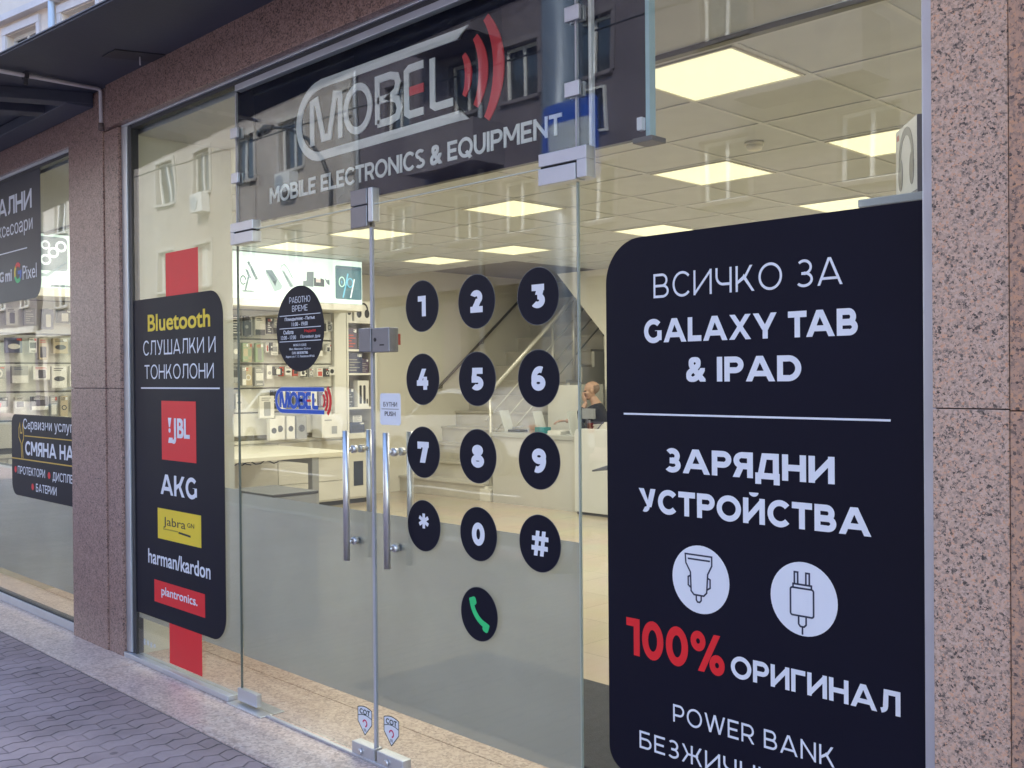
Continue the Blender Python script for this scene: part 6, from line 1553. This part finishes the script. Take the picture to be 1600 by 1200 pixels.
def car(x, y, c, label, d=1):
    o = thing('parked_car', label, 'car', (x, y, -0.2), 'cars parked along the far kerb')
    prof = [(-2.05, 0.32), (-2.12, 0.55), (-2.08, 0.86), (-1.75, 0.96), (-1.05, 1.00), (-0.45, 1.42), (0.15, 1.50), (0.95, 1.46), (1.55, 1.05), (2.0, 0.98), (2.12, 0.80), (2.12, 0.45), (2.05, 0.32)]
    P_ = [(x + d * a, b - 0.2) for a, b in prof]
    cm = mat('car_paint_' + label.split()[0], c, 0.25, 0.2)
    MB().prism(P_, y - 0.84, y + 0.84).build('body', cm, o, bevel=0.07)
    q = MB(); win = [(-0.92, 1.02), (-0.42, 1.36), (0.15, 1.43), (0.90, 1.39), (1.32, 1.06)]
    for s_ in (-1, 1): q.prism([(x + d * a, b - 0.2) for a, b in win], y + s_ * 0.835, y + s_ * 0.848)
    q.build('side_window', DGL, o)
    for a in (-1.3, 1.32):
        for s_ in (-1, 1):
            wv = MB().tube([(x + d * a, y + s_ * 0.66, 0.12), (x + d * a, y + s_ * 0.86, 0.12)], 0.32, 24).build('wheel', BLKM, o)
            MB().tube([(x + d * a, y + s_ * 0.861, 0.12), (x + d * a, y + s_ * 0.87, 0.12)], 0.20, 16).build('rim', STEEL, wv)
    for s_ in (-1, 1):
        MB().box(x - d * 2.12, x - d * 2.02, y + s_ * 0.68 - 0.14, y + s_ * 0.68 + 0.14, 0.42, 0.58).build('headlight', mat('lamp_lens', (0.7, 0.7, 0.7), 0.1), o, bevel=0.02)
        MB().box(x + d * 2.04, x + d * 2.13, y + s_ * 0.68 - 0.12, y + s_ * 0.68 + 0.12, 0.50, 0.68).build('tail_light', mat('tail_lens', (0.4, 0.01, 0.01), 0.15), o, bevel=0.02)
    MB().box(x - d * 2.135, x - d * 2.12, y - 0.25, y + 0.25, 0.22, 0.33).build('number_plate', WFR, o)
car(-27.5, -10.2, (0.02, 0.022, 0.03), 'black hatchback parked at the far kerb by the beige building')
car(-21.5, -10.2, (0.05, 0.09, 0.2), 'blue hatchback parked at the far kerb near the lamp')
car(-10.5, -10.2, (0.55, 0.55, 0.56), 'silver hatchback parked at the far kerb by the brown building')
car(-15.8, -10.2, (0.6, 0.6, 0.58), 'white hatchback parked at the far kerb by the brown building', -1)

# ================================================================== neighbouring building rising beyond the canopy
nb = facade('apartment_building', 'pale beige apartment building rising beyond the canopy at the upper left', -36, -12.7, 5.2, rough_stone('sandy_render', (0.66, 0.57, 0.48)), 4,
            [-33.4, -31.4, -29.4, -27.5, -25.5, -23.5, -21.56, -19.59, -17.62, -15.64, -13.95], zb=2.39, pitch=3.2, wh=1.6, ww=1.09, ground=False, trim=mat('lilac_trim', (0.60, 0.55, 0.53), 0.8, vary=0.08), loc=(-12.7, 5.2, -0.1), rotz=R(8.8))
q = MB()
for k in range(4): q.box(-36, -12.7, 5.04, 5.2, 5.18 + k * 3.2, 5.30 + k * 3.2)
q.build('string_course', MATS['lilac_trim'], nb)
MB().tube([(-15.85, 5.10, 0), (-15.85, 5.10, 16)], 0.06, 8).build('downpipe', mat('blue_grey_pipe', (0.42, 0.50, 0.60), 0.4), nb)
